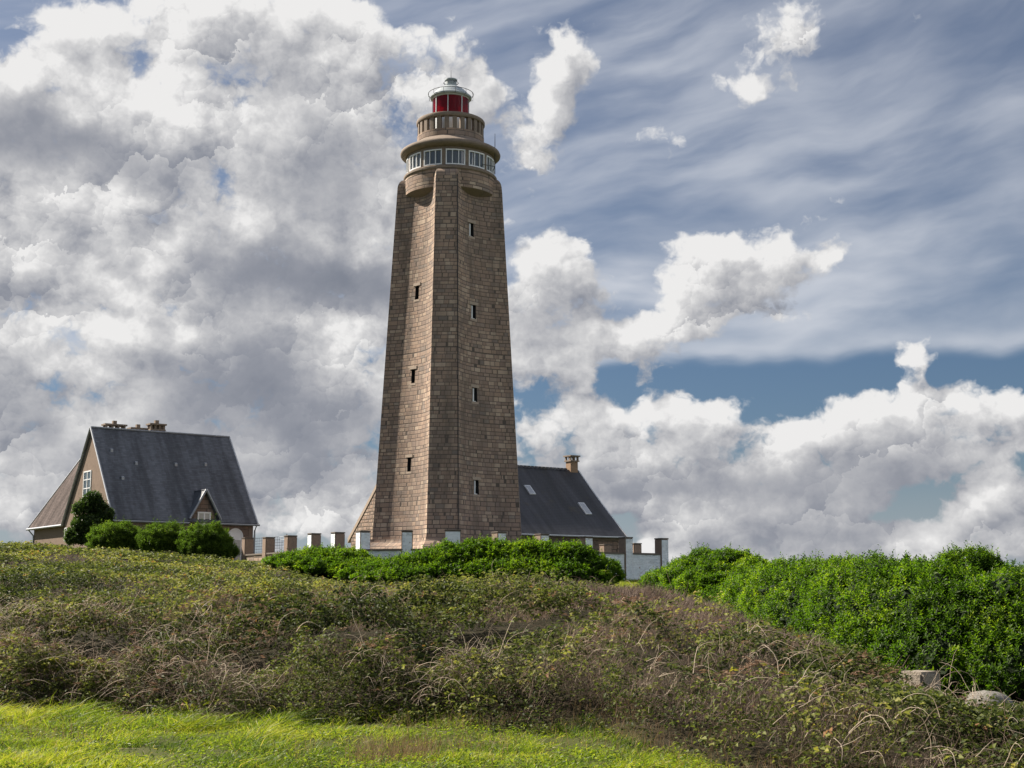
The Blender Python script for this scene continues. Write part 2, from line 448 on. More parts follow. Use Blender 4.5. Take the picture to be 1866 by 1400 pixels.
def slate(name, col, rough=.5, spec=.35, moss=None):
    m_, k = material(name)
    g = k.n('ShaderNodeNewGeometry'); pos = g.outputs['Position']
    tan = k.v('NORMALIZE', k.v('CROSS_PRODUCT', (0, 0, 1), g.outputs['True Normal']))
    u = k.v('DOT_PRODUCT', pos, tan, out=1)
    z = k.sep(pos)[2]
    vr = k.m('DIVIDE', z, .115); row = k.m('FLOOR', vr); fv = k.m('FRACT', vr)
    uu = k.m('MULTIPLY_ADD', k.m('MODULO', row, 2.0), .5, k.m('DIVIDE', u, .22))
    cell = k.m('FLOOR', uu); fu = k.m('FRACT', uu)
    r = k.white(k.xyz(cell, row, 2.2))
    n1 = k.noise(pos, .55, 5, .6, dim='3D'); n2 = k.noise(pos, 7, 4, .7, dim='3D')
    f = k.m('ADD', k.m('MULTIPLY_ADD', r, .45, .55), k.m('MULTIPLY', n1, .5))
    f = k.m('MULTIPLY', f, k.ss(fv, 0.0, .16, .55, 1.0))
    st_ = k.noise(k.xyz(k.m('MULTIPLY', u, 1.1), k.m('MULTIPLY', z, .16), 0), 1.0, 4, .6)
    f = k.m('MULTIPLY', f, k.ss(st_, .3, .7, .72, 1.45))
    c = k.scale(col, f)
    c = k.mix(k.m('MULTIPLY', k.ss(n2, .52, .8), .3), c, tuple(x * 1.9 + .012 for x in col))
    if moss:
        n3 = k.noise(pos, .9, 5, .65, dim='3D')
        c = k.mix(k.m('MULTIPLY', k.ss(n3, .56, .75), .55), c, moss)
    hgt = k.m('ADD', k.m('MULTIPLY', fv, -1), k.m('MULTIPLY', k.m('MINIMUM', fu, k.m('SUBTRACT', 1, fu)), .6))
    finish(k, c, k.m('MULTIPLY_ADD', r, .15, rough), hgt, .5, .012, spec=spec)
    return m_

M = {}
M['tower'] = masonry('tower_granite', .225, .36, use_uv=True, patch=.62)
M['tower_flat'] = masonry('granite_block', .25, .40)
M['drum'] = masonry('drum_granite', .27, .62, use_uv=True, patch=.5, joint=.02)
M['rubble'] = masonry('rubble_wall', .24, .38, rubble=.16, joint=.045, mortar=(.17,.135,.11), patch=.3, rough_stone=1.0)
M['brown_stone'] = masonry('brown_stone_wall', .3, .55, cols=[(.20,.145,.115),(.25,.175,.14),(.29,.20,.155),(.23,.175,.15)], patch=.4)
M['post_stone'] = plain('post_stone', (.27,.20,.155), .9, .35, 4, .8, dirt=(.12,.10,.085), dirt_amt=.55)
M['cast'] = plain('cast_stone', (.235,.185,.145), .85, .22, 2.2, .3, dirt=(.10,.085,.075), dirt_amt=.55)
M['chimney_stone'] = plain('orange_chimney_stone', (.30,.20,.13), .9, .3, 5, .6, dirt=(.13,.10,.075), dirt_amt=.5)
M['cast_light'] = plain('pale_cast_stone', (.42,.34,.27), .85, .2, 2.2, .3, dirt=(.2,.165,.14))
M['stucco'] = plain('beige_stucco', (.225,.172,.138), .95, .16, 1.4, .5, spec=.08, dirt=(.13,.10,.08), dirt_amt=.6)
M['white'] = plain('white_paint', (.78,.79,.79), .5, .05, 2, .05)
M['frame_white'] = plain('white_window_frame', (.8,.81,.82), .4, .03, 2, .02, spec=.5)
M['coping'] = plain('grey_coping', (.16,.135,.115), .9, .3, 5, .6, dirt=(.07,.065,.06))
M['slate'] = slate('dark_slate', (.082,.089,.104))
M['slate_moss'] = slate('old_slate', (.040,.041,.048), moss=(.075,.062,.03))
M['slate_brown'] = slate('brown_tile', (.095,.078,.073), .85, .05)
M['zinc'] = plain('grey_zinc', (.30,.32,.35), .45, .15, 3, .1, spec=.5, metal=.4)
M['zinc_pale'] = plain('pale_zinc_trim', (.55,.57,.6), .5, .12, 3, .1, spec=.4)
M['dark'] = plain('dark_iron', (.03,.03,.032), .6, .2, 5, .1)
M['inner'] = plain('dark_interior', (.02,.02,.022), .9, .1, 3, .0)
M['curtain'] = plain('curtain_cloth', (.50,.49,.46), .9, .2, 8, .2)
M['dome_iron'] = plain('dome_sheet_iron', (.36,.40,.42), .5, .15, 5, .1, spec=.35)
M['iron_white'] = plain('painted_iron', (.62,.65,.66), .4, .1, 5, .1, spec=.5)

def mat_whitewash():
    m_, k = material('whitewashed_stone')
    u, z, pos = wall_uv(k)
    n1 = k.noise(pos, 1.6, 5, .65, dim='3D'); n2 = k.noise(pos, 9, 5, .7, dim='3D')
    cr = k.noise(k.xyz(k.m('MULTIPLY', u, 1.1), k.m('MULTIPLY', z, 4.5), 0), 1.3, 4, .6)
    crack = k.ss(k.m('ABSOLUTE', k.m('SUBTRACT', cr, .5)), .0, .022)
    c = k.mix(k.ss(n1, .35, .7), (.84,.88,.91), (.74,.80,.84))
    c = k.mix(k.m('MULTIPLY', k.m('SUBTRACT', 1, crack), .4), c, (.36,.35,.33))
    c = k.mix(k.m('MULTIPLY', k.ss(n2, .60, .80), .4), c, (.40,.35,.30))
    c = k.mix(k.ss(k.noise(pos, 3.3, 4, .6, dim='3D'), .66, .74), c, (.34,.27,.22))
    finish(k, c, .85, k.m('ADD', k.m('MULTIPLY', crack, .5), k.m('ADD', n1, n2)), .8, .03, spec=.2)
    return m_
M['wash'] = mat_whitewash()

def mat_glass(name, col, rough=.08, spec=.6):
    m_, k = material(name)
    finish(k, col, rough, spec=spec); return m_
M['glass'] = mat_glass('dark_window_glass', (.05,.065,.075), .05, .9)

def mat_red():
    m_, k = material('red_lantern_glass')
    p = k.n('ShaderNodeBsdfPrincipled'); k.put(p.inputs['Base Color'], (.27,.004,.016)); k.put(p.inputs['Roughness'], .12)
    t = k.n('ShaderNodeBsdfTranslucent'); k.put(t.inputs[0], (.6,.005,.03))
    tr = k.n('ShaderNodeBsdfTransparent'); k.put(tr.inputs[0], (.45,.006,.03))
    mx = k.n('ShaderNodeMixShader'); mx.inputs[0].default_value = .35; k.put(mx.inputs[1], p.outputs[0]); k.put(mx.inputs[2], t.outputs[0])
    my = k.n('ShaderNodeMixShader'); my.inputs[0].default_value = .5; k.put(my.inputs[1], mx.outputs[0]); k.put(my.inputs[2], tr.outputs[0])
    o = k.n('ShaderNodeOutputMaterial'); k.put(o.inputs[0], my.outputs[0]); return m_
M['red'] = mat_red()

# ================================================================ ground
def vnoise(x, y, seed=0):
    xi = np.floor(x).astype(np.int64); yi = np.floor(y).astype(np.int64)
    fx = x - xi; fy = y - yi; fx = fx*fx*(3-2*fx); fy = fy*fy*(3-2*fy)
    def h(a, b):
        n_ = (a * 374761393 + b * 668265263 + seed * 1442695041) & 0xFFFFFFFF
        n_ = ((n_ ^ (n_ >> 13)) * 1274126177) & 0xFFFFFFFF
        return ((n_ ^ (n_ >> 16)) & 0xFFFFFF) / float(0xFFFFFF)
    return (h(xi,yi)*(1-fx)+h(xi+1,yi)*fx)*(1-fy) + (h(xi,yi+1)*(1-fx)+h(xi+1,yi+1)*fx)*fy
def fbm(x, y, sc, oct=4, seed=0, gain=.5):
    a = 1; t = 0; s_ = 0; f = 1 / sc
    for i in range(oct):
        s_ = s_ + a * vnoise(x * f + 17.3*i, y * f - 9.1*i, seed + i); t += a; a *= gain; f *= 2.03
    return s_ / t

VEG = .28      # thickness of the scrub over the soil
ctrl = []
def cp(px, py, Y, sub=VEG):
    p = P(px, py, Y); ctrl.append((p.x, p.y, p.z - sub))
for a in [(0,1175,21.9),(300,1185,21.0),(600,1178,20),(900,1190,18.8),(1100,1205,17.8),(1250,1240,16.2),(1400,1278,15),(1600,1318,14.6),(1866,1360,14.4),
          (0,1092,32),(300,1092,32),(600,1100,31),(900,1112,28),(1200,1122,27),(1350,1160,24),(1500,1226,20.2),(1600,1282,18.3),(1700,1296,17.5),(1866,1332,17),
          (0,1032,43),(300,1040,43),(600,1070,42),(850,1078,42),(1050,1081,40),(1200,1095,36),(1350,1140,30),(1480,1186,25),
          (-250,975,50),(-250,1040,36),(-250,1150,24),
          (0,990,55),(150,996,62),(350,1013,62),(480,1026,60),(600,1064,50),(700,1076,50)]: cp(*a)
for a in [(1100,1078,48),(850,1080,50),(1210,1082,52),(1170,1072,62),(1000,1078,58),(700,1078,60),(560,1050,64)]: cp(*a, sub=.05)
def ca(px, Y, z): p = P(px, 1080, Y); ctrl.append((p.x, Y, z))
for px in (-300, 0, 300, 600, 933, 1200, 1500, 1800, 2100):
    for Y in (-4, 4, 9, 13.0): ca(px, Y, 0.0)
for px, Y in ((0,19),(250,18.5),(500,17),(800,16.3),(1100,15.6)): ca(px, Y, 0.05)
for px, Y, z in ((1400,40,.45),(1480,33,.05),(1550,29,-.1),(1620,25,-.25),(1700,25,-.3),(1900,24,-.3),(1620,22,-.25),(1680,20.6,-.2),(1820,19.8,-.25),(1950,19.5,-.3),(2200,25,-.3),(1900,34,.0),(1700,30,-.1),(1800,50,.8),(1500,50,1.0),(2300,60,1),
                 (1300,70,2.0),(1180,72,2.15),(1000,68,2.2),(830,65.5,2.2),(700,66,2.4),(640,68,2.9),(560,74,3.3),(470,80,3.5),
                 (470,88,3.5),(300,78,3.4),(150,78,3.4),(50,84,3.4),(-200,84,3.2),(50,98,3.4),(300,98,3.4),(600,98,3.2),(933,100,3.1),(1150,100,3.0),(1300,90,2.6),(1700,90,2.0),(-300,110,3.0),
                 (933,85,3.1),(700,85,3.2),(1000,78,3.0),(1100,86,3.0)): ca(px, Y, z)
ctrl = np.array(ctrl)
def rbf_fit(c, eps=5.0):
    d = np.hypot(c[:,None,0]-c[None,:,0], c[:,None,1]-c[None,:,1])
    A = np.sqrt(d*d + eps*eps) ; n = len(c)
    Pm = np.c_[np.ones(n), c[:,:2]]
    Z = np.block([[A - .05*np.eye(n), Pm],[Pm.T, np.zeros((3,3))]])
    w = np.linalg.solve(Z, np.r_[c[:,2], 0,0,0]); return w
wts = rbf_fit(ctrl)
def rbf(x, y):
    sh = x.shape; x = x.ravel(); y = y.ravel(); out = np.empty(x.size)
    for i in range(0, x.size, 20000):
        a = x[i:i+20000]; b = y[i:i+20000]
        d = np.sqrt((a[:,None]-ctrl[None,:,0])**2 + (b[:,None]-ctrl[None,:,1])**2 + 25)
        out[i:i+20000] = d @ wts[:-3] + wts[-3] + wts[-2]*a + wts[-1]*b
    return out.reshape(sh)
GX0, GX1, GY0, GY1, GS = -60.0, 60.0, -6.0, 118.0, .5
gx = np.arange(GX0, GX1 + .01, GS); gy = np.arange(GY0, GY1 + .01, GS)
XX, YY = np.meshgrid(gx, gy)
def grass_edge(x):
    """ground distance at which the lawn gives way to scrub"""
    return 1.1*(vnoise(np.asarray(x)*1.1 + 40, np.asarray(x)*0.0, 4) - .5) + .7*(vnoise(np.asarray(x)*3.1 + 7, np.asarray(x)*0.0, 5) - .5) + np.interp(x, [-30,-8,-5.5,-2.6,-.9,.9,1.4,1.9,2.6,4.0,12], [19.5,19.8,18.6,17.0,16.5,15.7,13.9,12.2,11.0,10.0,9])
def raw_h(x, y):
    z = rbf(x, y)
    n_ = np.clip((y - 10) / 8, 0, 1)
    z = z * np.where(y < 9, 0.0, 1) if False else z
    far = np.clip((np.hypot(x, y - 50) - 52) / 30, 0, 1); far = far*far*(3-2*far)
    z = z * (1 - far) + 1.0 * far
    z = z + n_ * (fbm(x, y, 5.0, 3, 3) - .5) * .30 * np.clip((y - 18)/10 , .25, 1) * (1 - np.clip((y - 60) / 10, 0, 1))
    flat = np.clip((grass_edge(x) + 1.0 - y) / 2.0, 0, 1)
    z = z * (1 - flat) + (.06 * fbm(x, y, 2.2, 3, 5)) * flat
    return z
HH = raw_h(XX, YY)
def height(x, y):
    x = np.asarray(x, float); y = np.asarray(y, float)
    u = np.clip((x - GX0) / GS, 0, len(gx) - 1.001); v = np.clip((y - GY0) / GS, 0, len(gy) - 1.001)
    i = u.astype(int); j = v.astype(int); fu = u - i; fv = v - j
    return (HH[j,i]*(1-fu)+HH[j,i+1]*fu)*(1-fv)+(HH[j+1,i]*(1-fu)+HH[j+1,i+1]*fu)*fv
def hz(x, y): return float(height(np.array([x]), np.array([y]))[0])

# one sheet: the fine grid, ringed by ever coarser strips to the horizon
def np_mesh(name, V, Fq, mats, attr=None, smooth=False, mi=None):
    me = bpy.data.meshes.new(name); k = Fq.shape[1]
    me.vertices.add(len(V)); me.vertices.foreach_set('co', V.astype(np.float32).ravel())
    me.loops.add(Fq.size); me.loops.foreach_set('vertex_index', Fq.astype(np.int32).ravel())
    me.polygons.add(len(Fq)); me.polygons.foreach_set('loop_start', np.arange(0, Fq.size, k, dtype=np.int32))
    if smooth: me.polygons.foreach_set('use_smooth', np.ones(len(Fq), bool))
    for m_ in (mats if isinstance(mats, (list, tuple)) else [mats]): me.materials.append(m_)
    if mi is not None: me.polygons.foreach_set('material_index', mi.astype(np.int32))
    for nm, arr in (attr or {}).items():
        at = me.attributes.new(nm, 'FLOAT', 'POINT'); at.data.foreach_set('value', arr.astype(np.float32))
    me.update(calc_edges=True)
    return me
def link(name, me, parent=None):
    o = bpy.data.objects.new(name, me); COL.objects.link(o)
    if parent is not None: o.parent = parent
    return o

def mat_soil():
    m_, k = material('soil_and_turf')
    pos = k.n('ShaderNodeNewGeometry').outputs['Position']
    at = k.n('ShaderNodeAttribute'); at.attribute_name = 'lawn'
    n1 = k.noise(pos, 1.3, 5, .6, dim='3D'); n2 = k.noise(pos, 14, 4, .7, dim='3D')
    soil = k.mix(n1, (.020,.016,.010), (.045,.035,.022)); soil = k.mix(k.ss(n2, .4, .7), soil, (.03,.034,.014))
    turf = k.mix(n1, (.05,.07,.016), (.10,.11,.03)); turf = k.mix(k.m('MULTIPLY', n2, .7), turf, (.05,.045,.02))
    finish(k, k.mix(at.outputs['Fac'], soil, turf), .95, n2, .6, .03, spec=.1)
    return m_
M['soil'] = mat_soil()
ring = [0, 60, 160, 500, 1600, 5000]
nxg, nyg = len(gx), len(gy)
V = np.c_[XX.ravel(), YY.ravel(), HH.ravel()]
I = np.arange(nxg*nyg).reshape(nyg, nxg)
Fq = [np.c_[I[:-1,:-1].ravel(), I[:-1,1:].ravel(), I[1:,1:].ravel(), I[1:,:-1].ravel()]]
bord = np.r_[I[0,:-1], I[:-1,-1], I[-1,:0:-1], I[:0:-1,0]]
bx = V[bord]; cxy = np.array([0, 56.0]); prev = bord
for q, (dd_, zz_) in enumerate(((25, .4), (80, -9), (300, -14), (1500, -14), (6000, -14))):
    d = bx[:, :2] - cxy; d = d / np.linalg.norm(d, axis=1)[:, None]
    nv = np.c_[bx[:, :2] + d * dd_, np.full(len(bord), float(zz_))]
    front = np.clip((20 - nv[:, 1]) / 60, 0, 1)
    if q < 3: nv[:, 2] = nv[:, 2] * (1 - front)
    b0 = len(V); V = np.r_[V, nv]; cur = np.arange(b0, b0 + len(bord))
    Fq.append(np.c_[np.roll(prev, -1), prev, cur, np.roll(cur, -1)]); prev = cur
Fq = np.concatenate(Fq)
lawn = np.clip((grass_edge(V[:,0]) + .3 - V[:,1]) / .8, 0, 1)
far_lim = np.interp(V[:,0], [-40,-22,-16,-11,-6,0,4.5,5.2,5.8,6.0,6.3,7,9,12], [66,66,64,62,54,50,50,34,25.5,22.5,20.2,18.3,17,16])
lawn = np.maximum(lawn, np.where((V[:,1] > far_lim + 1.5) | (np.abs(V[:,0]) > 45), .8, 0))
back = (V[:,1] > 60) & (np.abs(V[:,0]) < 60) & (V[:,1] < 118)
lawn = np.maximum(lawn, np.where(back, np.clip((V[:,1]-60)/5, 0, 1), 0))
lawn = np.maximum(lawn, np.where((V[:,0] > 4) & (V[:,1] > 46) & (V[:,1]<62), 1, 0))
g_o = link('ground', np_mesh('ground', V, Fq, M['soil'], {'lawn': lawn}, smooth=True)); tag(g_o, kind='structure')
def mat_sea():
    m_, k = material('sea_water')
    pos = k.n('ShaderNodeNewGeometry').outputs['Position']
    n = k.noise(pos, .25, 5, .6, dim='3D')
    finish(k, (.03,.075,.10), .18, n, .4, .4, spec=.5); return m_
M['sea'] = mat_sea()
w_ = MB(); w_.poly([(-9000,-9000,-12),(9000,-9000,-12),(9000,9000,-12),(-9000,9000,-12)])
tag(w_.build('sea', M['sea']), kind='structure')

# ================================================================ lighthouse
TY = 79.0
TC = P(816, 980, TY)
LH = empty('lighthouse', (TC.x, TC.y, 4.6))
tag(LH, 'tall tapering brown granite lighthouse with curved faces and a red glass lantern on top', 'lighthouse')
view_az = math.atan2(TC.x, TC.y)
A_L = 49.0
# local frame: -y looks at the camera, +x to the right
LH.rotation_euler = (0, 0, -view_az)
e1 = Vector((-math.sin(R(A_L)), -math.cos(R(A_L)), 0))       # normal of the left face
e2 = Vector((math.cos(R(A_L)), -math.sin(R(A_L)), 0))        # normal of the right face
def zt(y, dY=0.0): return P(816, y, TY + dY).z - 4.6          # height above the tower foot for a photo row
Z_SH = zt(350)                # shoulders
def dims(z):
    t = z / Z_SH
    return 3.60 + (2.62 - 3.60) * t, 1.22 + (.88 - 1.22) * t, .67 + (.56 - .67) * t   # half side, chamfer cut, hollow
NA = 26
def outline(z, sc=1.0):
    a, k_, s_ = dims(min(z, Z_SH))
    axes = [(e1, e2), (e2, -e1), (-e1, -e2), (-e2, e1)]
    pts = []
    for n_, t_ in axes:
        h_ = a - k_
        for i in range(NA + 1):
            q = -1 + 2 * i / NA
            dep = a - s_ * (1 - q * q)
            # rounded return just inside each corner pier
            pts.append(n_ * dep * sc + t_ * h_ * q * sc)
    return pts
zs = [0.0] + [Z_SH * i / 40 for i in range(1, 41)]
rings = [(z, 1.0) for z in zs]
z_top = zt(327) - .16
for i in range(1, 9):
    q = i / 8; rings.append((Z_SH + (z_top - Z_SH) * q, 1.0 - .155 * (1 - math.sqrt(max(0, 1 - q * q)))))
sh = MB()
prev = None
for z, sc in rings:
    o_ = outline(z, sc); o0 = outline(0)
    L = [0]
    for i in range(len(o0)): L.append(L[-1] + (o0[(i+1) % len(o0)] - o0[i]).length)
    cur = [(p.x, p.y, z) for p in o_]
    if prev:
        n_ = len(cur); fscale = 1.0
        for i in range(n_):
            j = (i + 1) % n_
            # keep block widths true: measure from the middle of each face
            def uu(idx, zz, oo, i=i):
                base = L[idx]; mid = L[(i // (NA+1)) * (NA+1) + NA//2]
                w_ = dims(min(zz, Z_SH))[0] / dims(0)[0]
                return mid + (base - mid) * w_ + (i // (NA+1)) * 13.3
            j2 = i + 1
            sh.poly([prev[i], prev[j], cur[j], cur[i]], [(uu(i, pz, 0), pz), (uu(j2, pz, 0), pz), (uu(j2, z, 0), z), (uu(i, z, 0), z)])
    else: sh.poly(cur[::-1])
    prev, pz = cur, z
sh.poly(prev)
shaft = sh.build('tower_shaft', [M['tower'], M['inner']], LH, smooth=22)

# slit windows: real pockets cut into the curved faces
def slit(face, px, py, w, h, white):
    n_, t_ = (e1, e2) if face == 0 else (e2, -e1)
    if face == 0: n_, t_ = e1, e2
    z = zt(py, -2.0)
    a, k_, s_ = dims(z)
    # tangential place so that the slit stands where the photo shows it
    tgt = (px - 816) / F * (TY * math.cos(R(PITCH)) + z * .15)
    best = min((abs((n_ * (a - s_ * (1 - (q/60.)**2)) + t_ * (a - k_) * (q/60.)).x - tgt), q) for q in range(-60, 61))[1] / 60.
    q = best; dep = a - s_ * (1 - q * q)
    c = n_ * dep + t_ * (a - k_) * q; c.z = z
    slope = 2 * s_ * q / (a - k_)
    nn = (n_ - t_ * slope).normalized(); tt = Vector((-nn.y, nn.x, 0))
    return c, nn, tt, w, h, white
SL = [slit(0, 758, 530, .30, .80, 0), slit(0, 752, 684, .30, .80, 0), slit(0, 746, 846, .30, .80, 0),
      slit(1, 854, 417, .40, .80, 1), slit(1, 858.5, 568, .40, .80, 1), slit(1, 862, 720, .40, .80, 1), slit(1, 866, 889, .40, .80, 1)]
cut = MB()
def obox(mb, c, nn, tt, w, h, d0, d1, mi=0, dx=0, dz=0):
    up = Vector((0, 0, 1)); o = c + tt * dx + up * dz
    P8 = [o + tt*a*w/2 + nn*b + up*e*h/2 for e in (-1, 1) for a, b in ((-1, d1), (1, d1), (1, d0), (-1, d0))]
    for q in ((3,2,1,0),(4,5,6,7),(0,1,5,4),(1,2,6,5),(2,3,7,6),(3,0,4,7)): mb.poly([P8[j] for j in q], mi=mi)
for s_ in SL: obox(cut, s_[0], s_[1], s_[2], s_[3], s_[4], -.45, .6)
cutter = cut.build('cutter', M['inner'], None)
cutter.matrix_world = Matrix.Translation(LH.location) @ Matrix.Rotation(-view_az, 4, 'Z')
bpy.context.view_layer.update()
bo = shaft.modifiers.new('b', 'BOOLEAN'); bo.object = cutter; bo.operation = 'DIFFERENCE'; bo.solver = 'EXACT'
bpy.context.view_layer.update()
dg = bpy.context.evaluated_depsgraph_get()
nm = bpy.data.meshes.new_from_object(shaft.evaluated_get(dg)); nm.name = 'tower_shaft'
if len(nm.polygons) > 1000:
    shaft.modifiers.clear(); shaft.data = nm
bpy.data.objects.remove(cutter)
for (c, nn, tt, w, h, wh) in SL:
    b = MB(); obox(b, c, nn, tt, w, h, -.44, -.24 if wh else -.40)
    win = b.build('window', M['glass'] if wh else M['inner'], LH)
    f = MB(); obox(f, c, nn, tt, w + .28, .17, -.05, .035, dz=h/2 + .09); f.build('lintel', M['cast_light'], win)
    f = MB(); obox(f, c, nn, tt, w + .18, .12, -.05, .04, dz=-h/2 - .065); f.build('sill', M['cast_light'], win)
    if wh:
        f = MB(); obox(f, c, nn, tt, .085, h - .06, -.235, -.05, dx=-w*.12)
        obox(f, c, nn, tt, w - .02, .05, -.235, -.08, dz=-h/2+.03); f.build('frame', M['frame_white'], win)

# battered foot
def off_outline(z, o):
    pts = outline(0); n_ = len(pts); c = Vector((0, 0, 0)); out = []
    for p in pts:
        d = p.normalized(); out.append(Vector((p.x + d.x * o, p.y + d.y * o, z)))
    return out
pl = MB()
levels = [(0.06, .10), (-.10, .13), (-.10, .16), (-.42, .62), (-.5, .66), (-2.2, .7)]
prev = None
for z, o in levels:
    cur = off_outline(z, o)
    if prev:
        for i in range(len(cur)):
            j = (i+1) % len(cur); u0 = i * .22; 
            pl.poly([cur[i], cur[j], prev[j], prev[i]], [(u0, z), (u0+.22, z), (u0+.22, pzz), (u0, pzz)])
    else: pl.poly(cur)
    prev, pzz = cur, z
pl.build('plinth', M['tower'], LH, smooth=30)

# drum, sill, windows band
zd0, zd1 = zt(363), zt(328)
b = MB(); b.lathe([(1.7, zd0-.42), (2.62, zd0-.06), (2.685, zd0)], 96); b.build('corbel', M['cast'], LH, smooth=30)
b = MB(); b.lathe([(2.69, zd0), (2.70, zd1)], 96); b.lathe([(2.70, zd1), (0.0, zd1)], 96)
b.build('drum', M['drum'], LH, smooth=30)
b = MB(); b.lathe([(2.5, zd1-.16), (2.74, zd1-.15), (2.78, zd1-.09), (2.78, zd1+.02), (2.74, zd1+.06), (2.5, zd1+.07)], 96)
b.build('cornice', M['cast'], LH, smooth=30)
zw0 = zd1 + .07; zw1 = zt(291)
# storey ring behind the windows with true openings
step = R(30); a_first = R(-90 + 6.5)
wv0, wv1 = zw0 + .06, zw1 - .19
half = R(12.6)
b = MB(); 
for i in range(12):
    a = a_first + i * step
    b.lathe([(2.35, wv0), (2.60, wv0), (2.60, wv1), (2.35, wv1)], 3, a0=a + half, a1=a + step - half)
    for e in (a + half, a + step - half):
        b.poly([(r_*math.cos(e), r_*math.sin(e), z_) for r_, z_ in ((2.35, wv0), (2.60, wv0), (2.60, wv1), (2.35, wv1))])
b.lathe([(2.35, zw0-.05), (2.60, zw0-.05), (2.60, wv0), (2.35, wv0)], 96)
b.lathe([(2.35, wv1), (2.60, wv1), (2.60, zw1+.15), (2.35, zw1+.15)], 96)
b.build('watch_room_wall', M['cast'], LH, smooth=30)
b = MB(); b.lathe([(1.25, zw0-.05), (1.25, zw1)], 24); b.build('inner_wall', M['curtain'], LH)
for i in range(12):
    a = a_first + i * step
    if not (-math.pi < ((a + 2*math.pi) % (2*math.pi)) - 2*math.pi < 0): pass
    f = MB()
    def arc(r0, r1, z0, z1, t0, t1, seg=4):
        f.lathe([(r0, z0), (r1, z0), (r1, z1), (r0, z1), (r0, z0)], seg, a0=t0, a1=t1)
        for e in (t0, t1): f.poly([(r_*math.cos(e), r_*math.sin(e), z_) for r_, z_ in ((r0, z0), (r1, z0), (r1, z1), (r0, z1))])
    hb = half - .002; th = .07
    arc(2.55, 2.635, wv0+.002, wv0 + th, a - hb, a + hb); arc(2.55, 2.635, wv1 - th, wv1-.002, a - hb, a + hb)
    for e0, e1_ in ((a-hb, a-hb+.022), (a+hb-.022, a+hb), (a-hb*.36, a-hb*.36+.016), (a+hb*.36-.016, a+hb*.36)):
        arc(2.55, 2.63, wv0 + th, wv1 - th, e0, e1_, 1)
    fr = f.build('window', M['frame_white'], LH, smooth=30)
    g = MB(); g.lathe([(2.56, wv0 + th), (2.56, wv1 - th)], 6, a0=a - hb + .02, a1=a + hb - .02)
    g.build('pane', M['tint_glass'] if 'tint_glass' in M else M['glass'], fr)
    # curtains hanging just inside
    rr = random.Random(i)
    for e0, e1_ in ((-.9, -.55 + rr.random()*.3), (.35 + rr.random()*.3, .9)):
        n_ = 8; p0 = None; cu = MB()
        for q in range(n_ + 1):
            t_ = a + half * (e0 + (e1_ - e0) * q / n_); r_ = 2.46 + (.02 if q % 2 else -.02)
            p = (r_*math.cos(t_), r_*math.sin(t_))
            if p0: cu.poly([(p0[0], p0[1], wv0+.02), (p[0], p[1], wv0+.02), (p[0], p[1], wv1-.02), (p0[0], p0[1], wv1-.02)])
            p0 = p
        cu.build('curtain', M['curtain'], fr)
# mushroom roof over the watch room
zr0, zr1 = zt(290), zt(280.5); zr2 = zt(265)
b = MB(); b.lathe([(2.3, zw1-.02), (2.62, zw1 - .03), (2.86, zr0), (2.97, zr0 + .10), (2.99, (zr0+zr1)/2+.02), (2.95, zr1-.03), (2.86, zr1+.03), (2.5, zr1 + .20), (2.06, zr2-.05), (1.8, zr2+.02)], 96)
b.build('canopy_roof', M['cast'], LH, smooth=40)
# gallery parapet
zp0, zp1, zp2 = zt(253), zt(231), zt(224)
b = MB(); b.lathe([(1.74, zr2-.2), (2.0, zr2-.2), (2.0, zp0), (1.74, zp0), (1.74, zr2-.2)], 96); par = b.build('parapet', M['drum'], LH, smooth=30)
b = MB(); b.lathe([(0, zr2+.05), (1.75, zr2+.05)], 48); b.build('gallery_floor', M['cast'], LH)
NB = 26
for i in range(NB):
    a = -math.pi/2 + R(13.85) * (i + .5); w_a = R(13.85) * .27
    b = MB(); b.lathe([(1.76, zp0), (1.98, zp0), (1.98, zp1), (1.76, zp1), (1.76, zp0)], 2, a0=a - w_a, a1=a + w_a)
    for e in (a - w_a, a + w_a): b.poly([(r_*math.cos(e), r_*math.sin(e), z_) for r_, z_ in ((1.76, zp0), (1.98, zp0), (1.98, zp1), (1.76, zp1))])
    b.build('baluster', M['cast'], LH)
b = MB(); b.lathe([(1.72, zp1), (2.02, zp1), (2.05, zp1+.05), (2.05, zp2-.04), (2.02, zp2), (1.72, zp2), (1.72, zp1)], 96)
b.build('parapet_rail', M['cast'], LH, smooth=40)
# lantern
zl0, zl1 = zt(219), zt(182)
b = MB(); b.lathe([(1.11, zr2+.05), (1.11, zl0), (1.0, zl0+.02)], 48); b.build('lantern_base', M['iron_white'], LH, smooth=30)
b = MB(); b.lathe([(1.07, zl0), (1.07, zl1)], 48); b.build('red_glass', M['red'], LH, smooth=40)
b = MB(); b.lathe([(0.0, zl0+.1),(.30, zl0+.12),(.44, zl0+.35), (.48, zl0+.6), (.40, zl0+.85), (.2, zl1-.1), (0, zl1-.08)], 20)
b.build('lens', M['glass'], LH, smooth=40)
b = MB()
for i in range(8):
    a = -math.pi/2 + R(-9.1 + 46 * i if i < 5 else -9.1 - 44 * (8 - i)); ra = .022
    b.lathe([(1.05, zl0), (1.11, zl0), (1.11, zl1), (1.05, zl1)], 1, a0=a-ra, a1=a+ra)
    for e in (a-ra, a+ra): b.poly([(r_*math.cos(e), r_*math.sin(e), z_) for r_, z_ in ((1.05, zl0), (1.11, zl0), (1.11, zl1), (1.05, zl1))])
b.lathe([(1.05, zl0), (1.14, zl0), (1.14, zl0+.08), (1.05, zl0+.08)], 48)
b.lathe([(1.05, zl1-.06), (1.12, zl1-.06), (1.12, zl1), (1.05, zl1)], 48)
b.build('glazing_bar', M['iron_white'], LH)
zdm = zt(159.7); zn = zt(147)
b = MB()
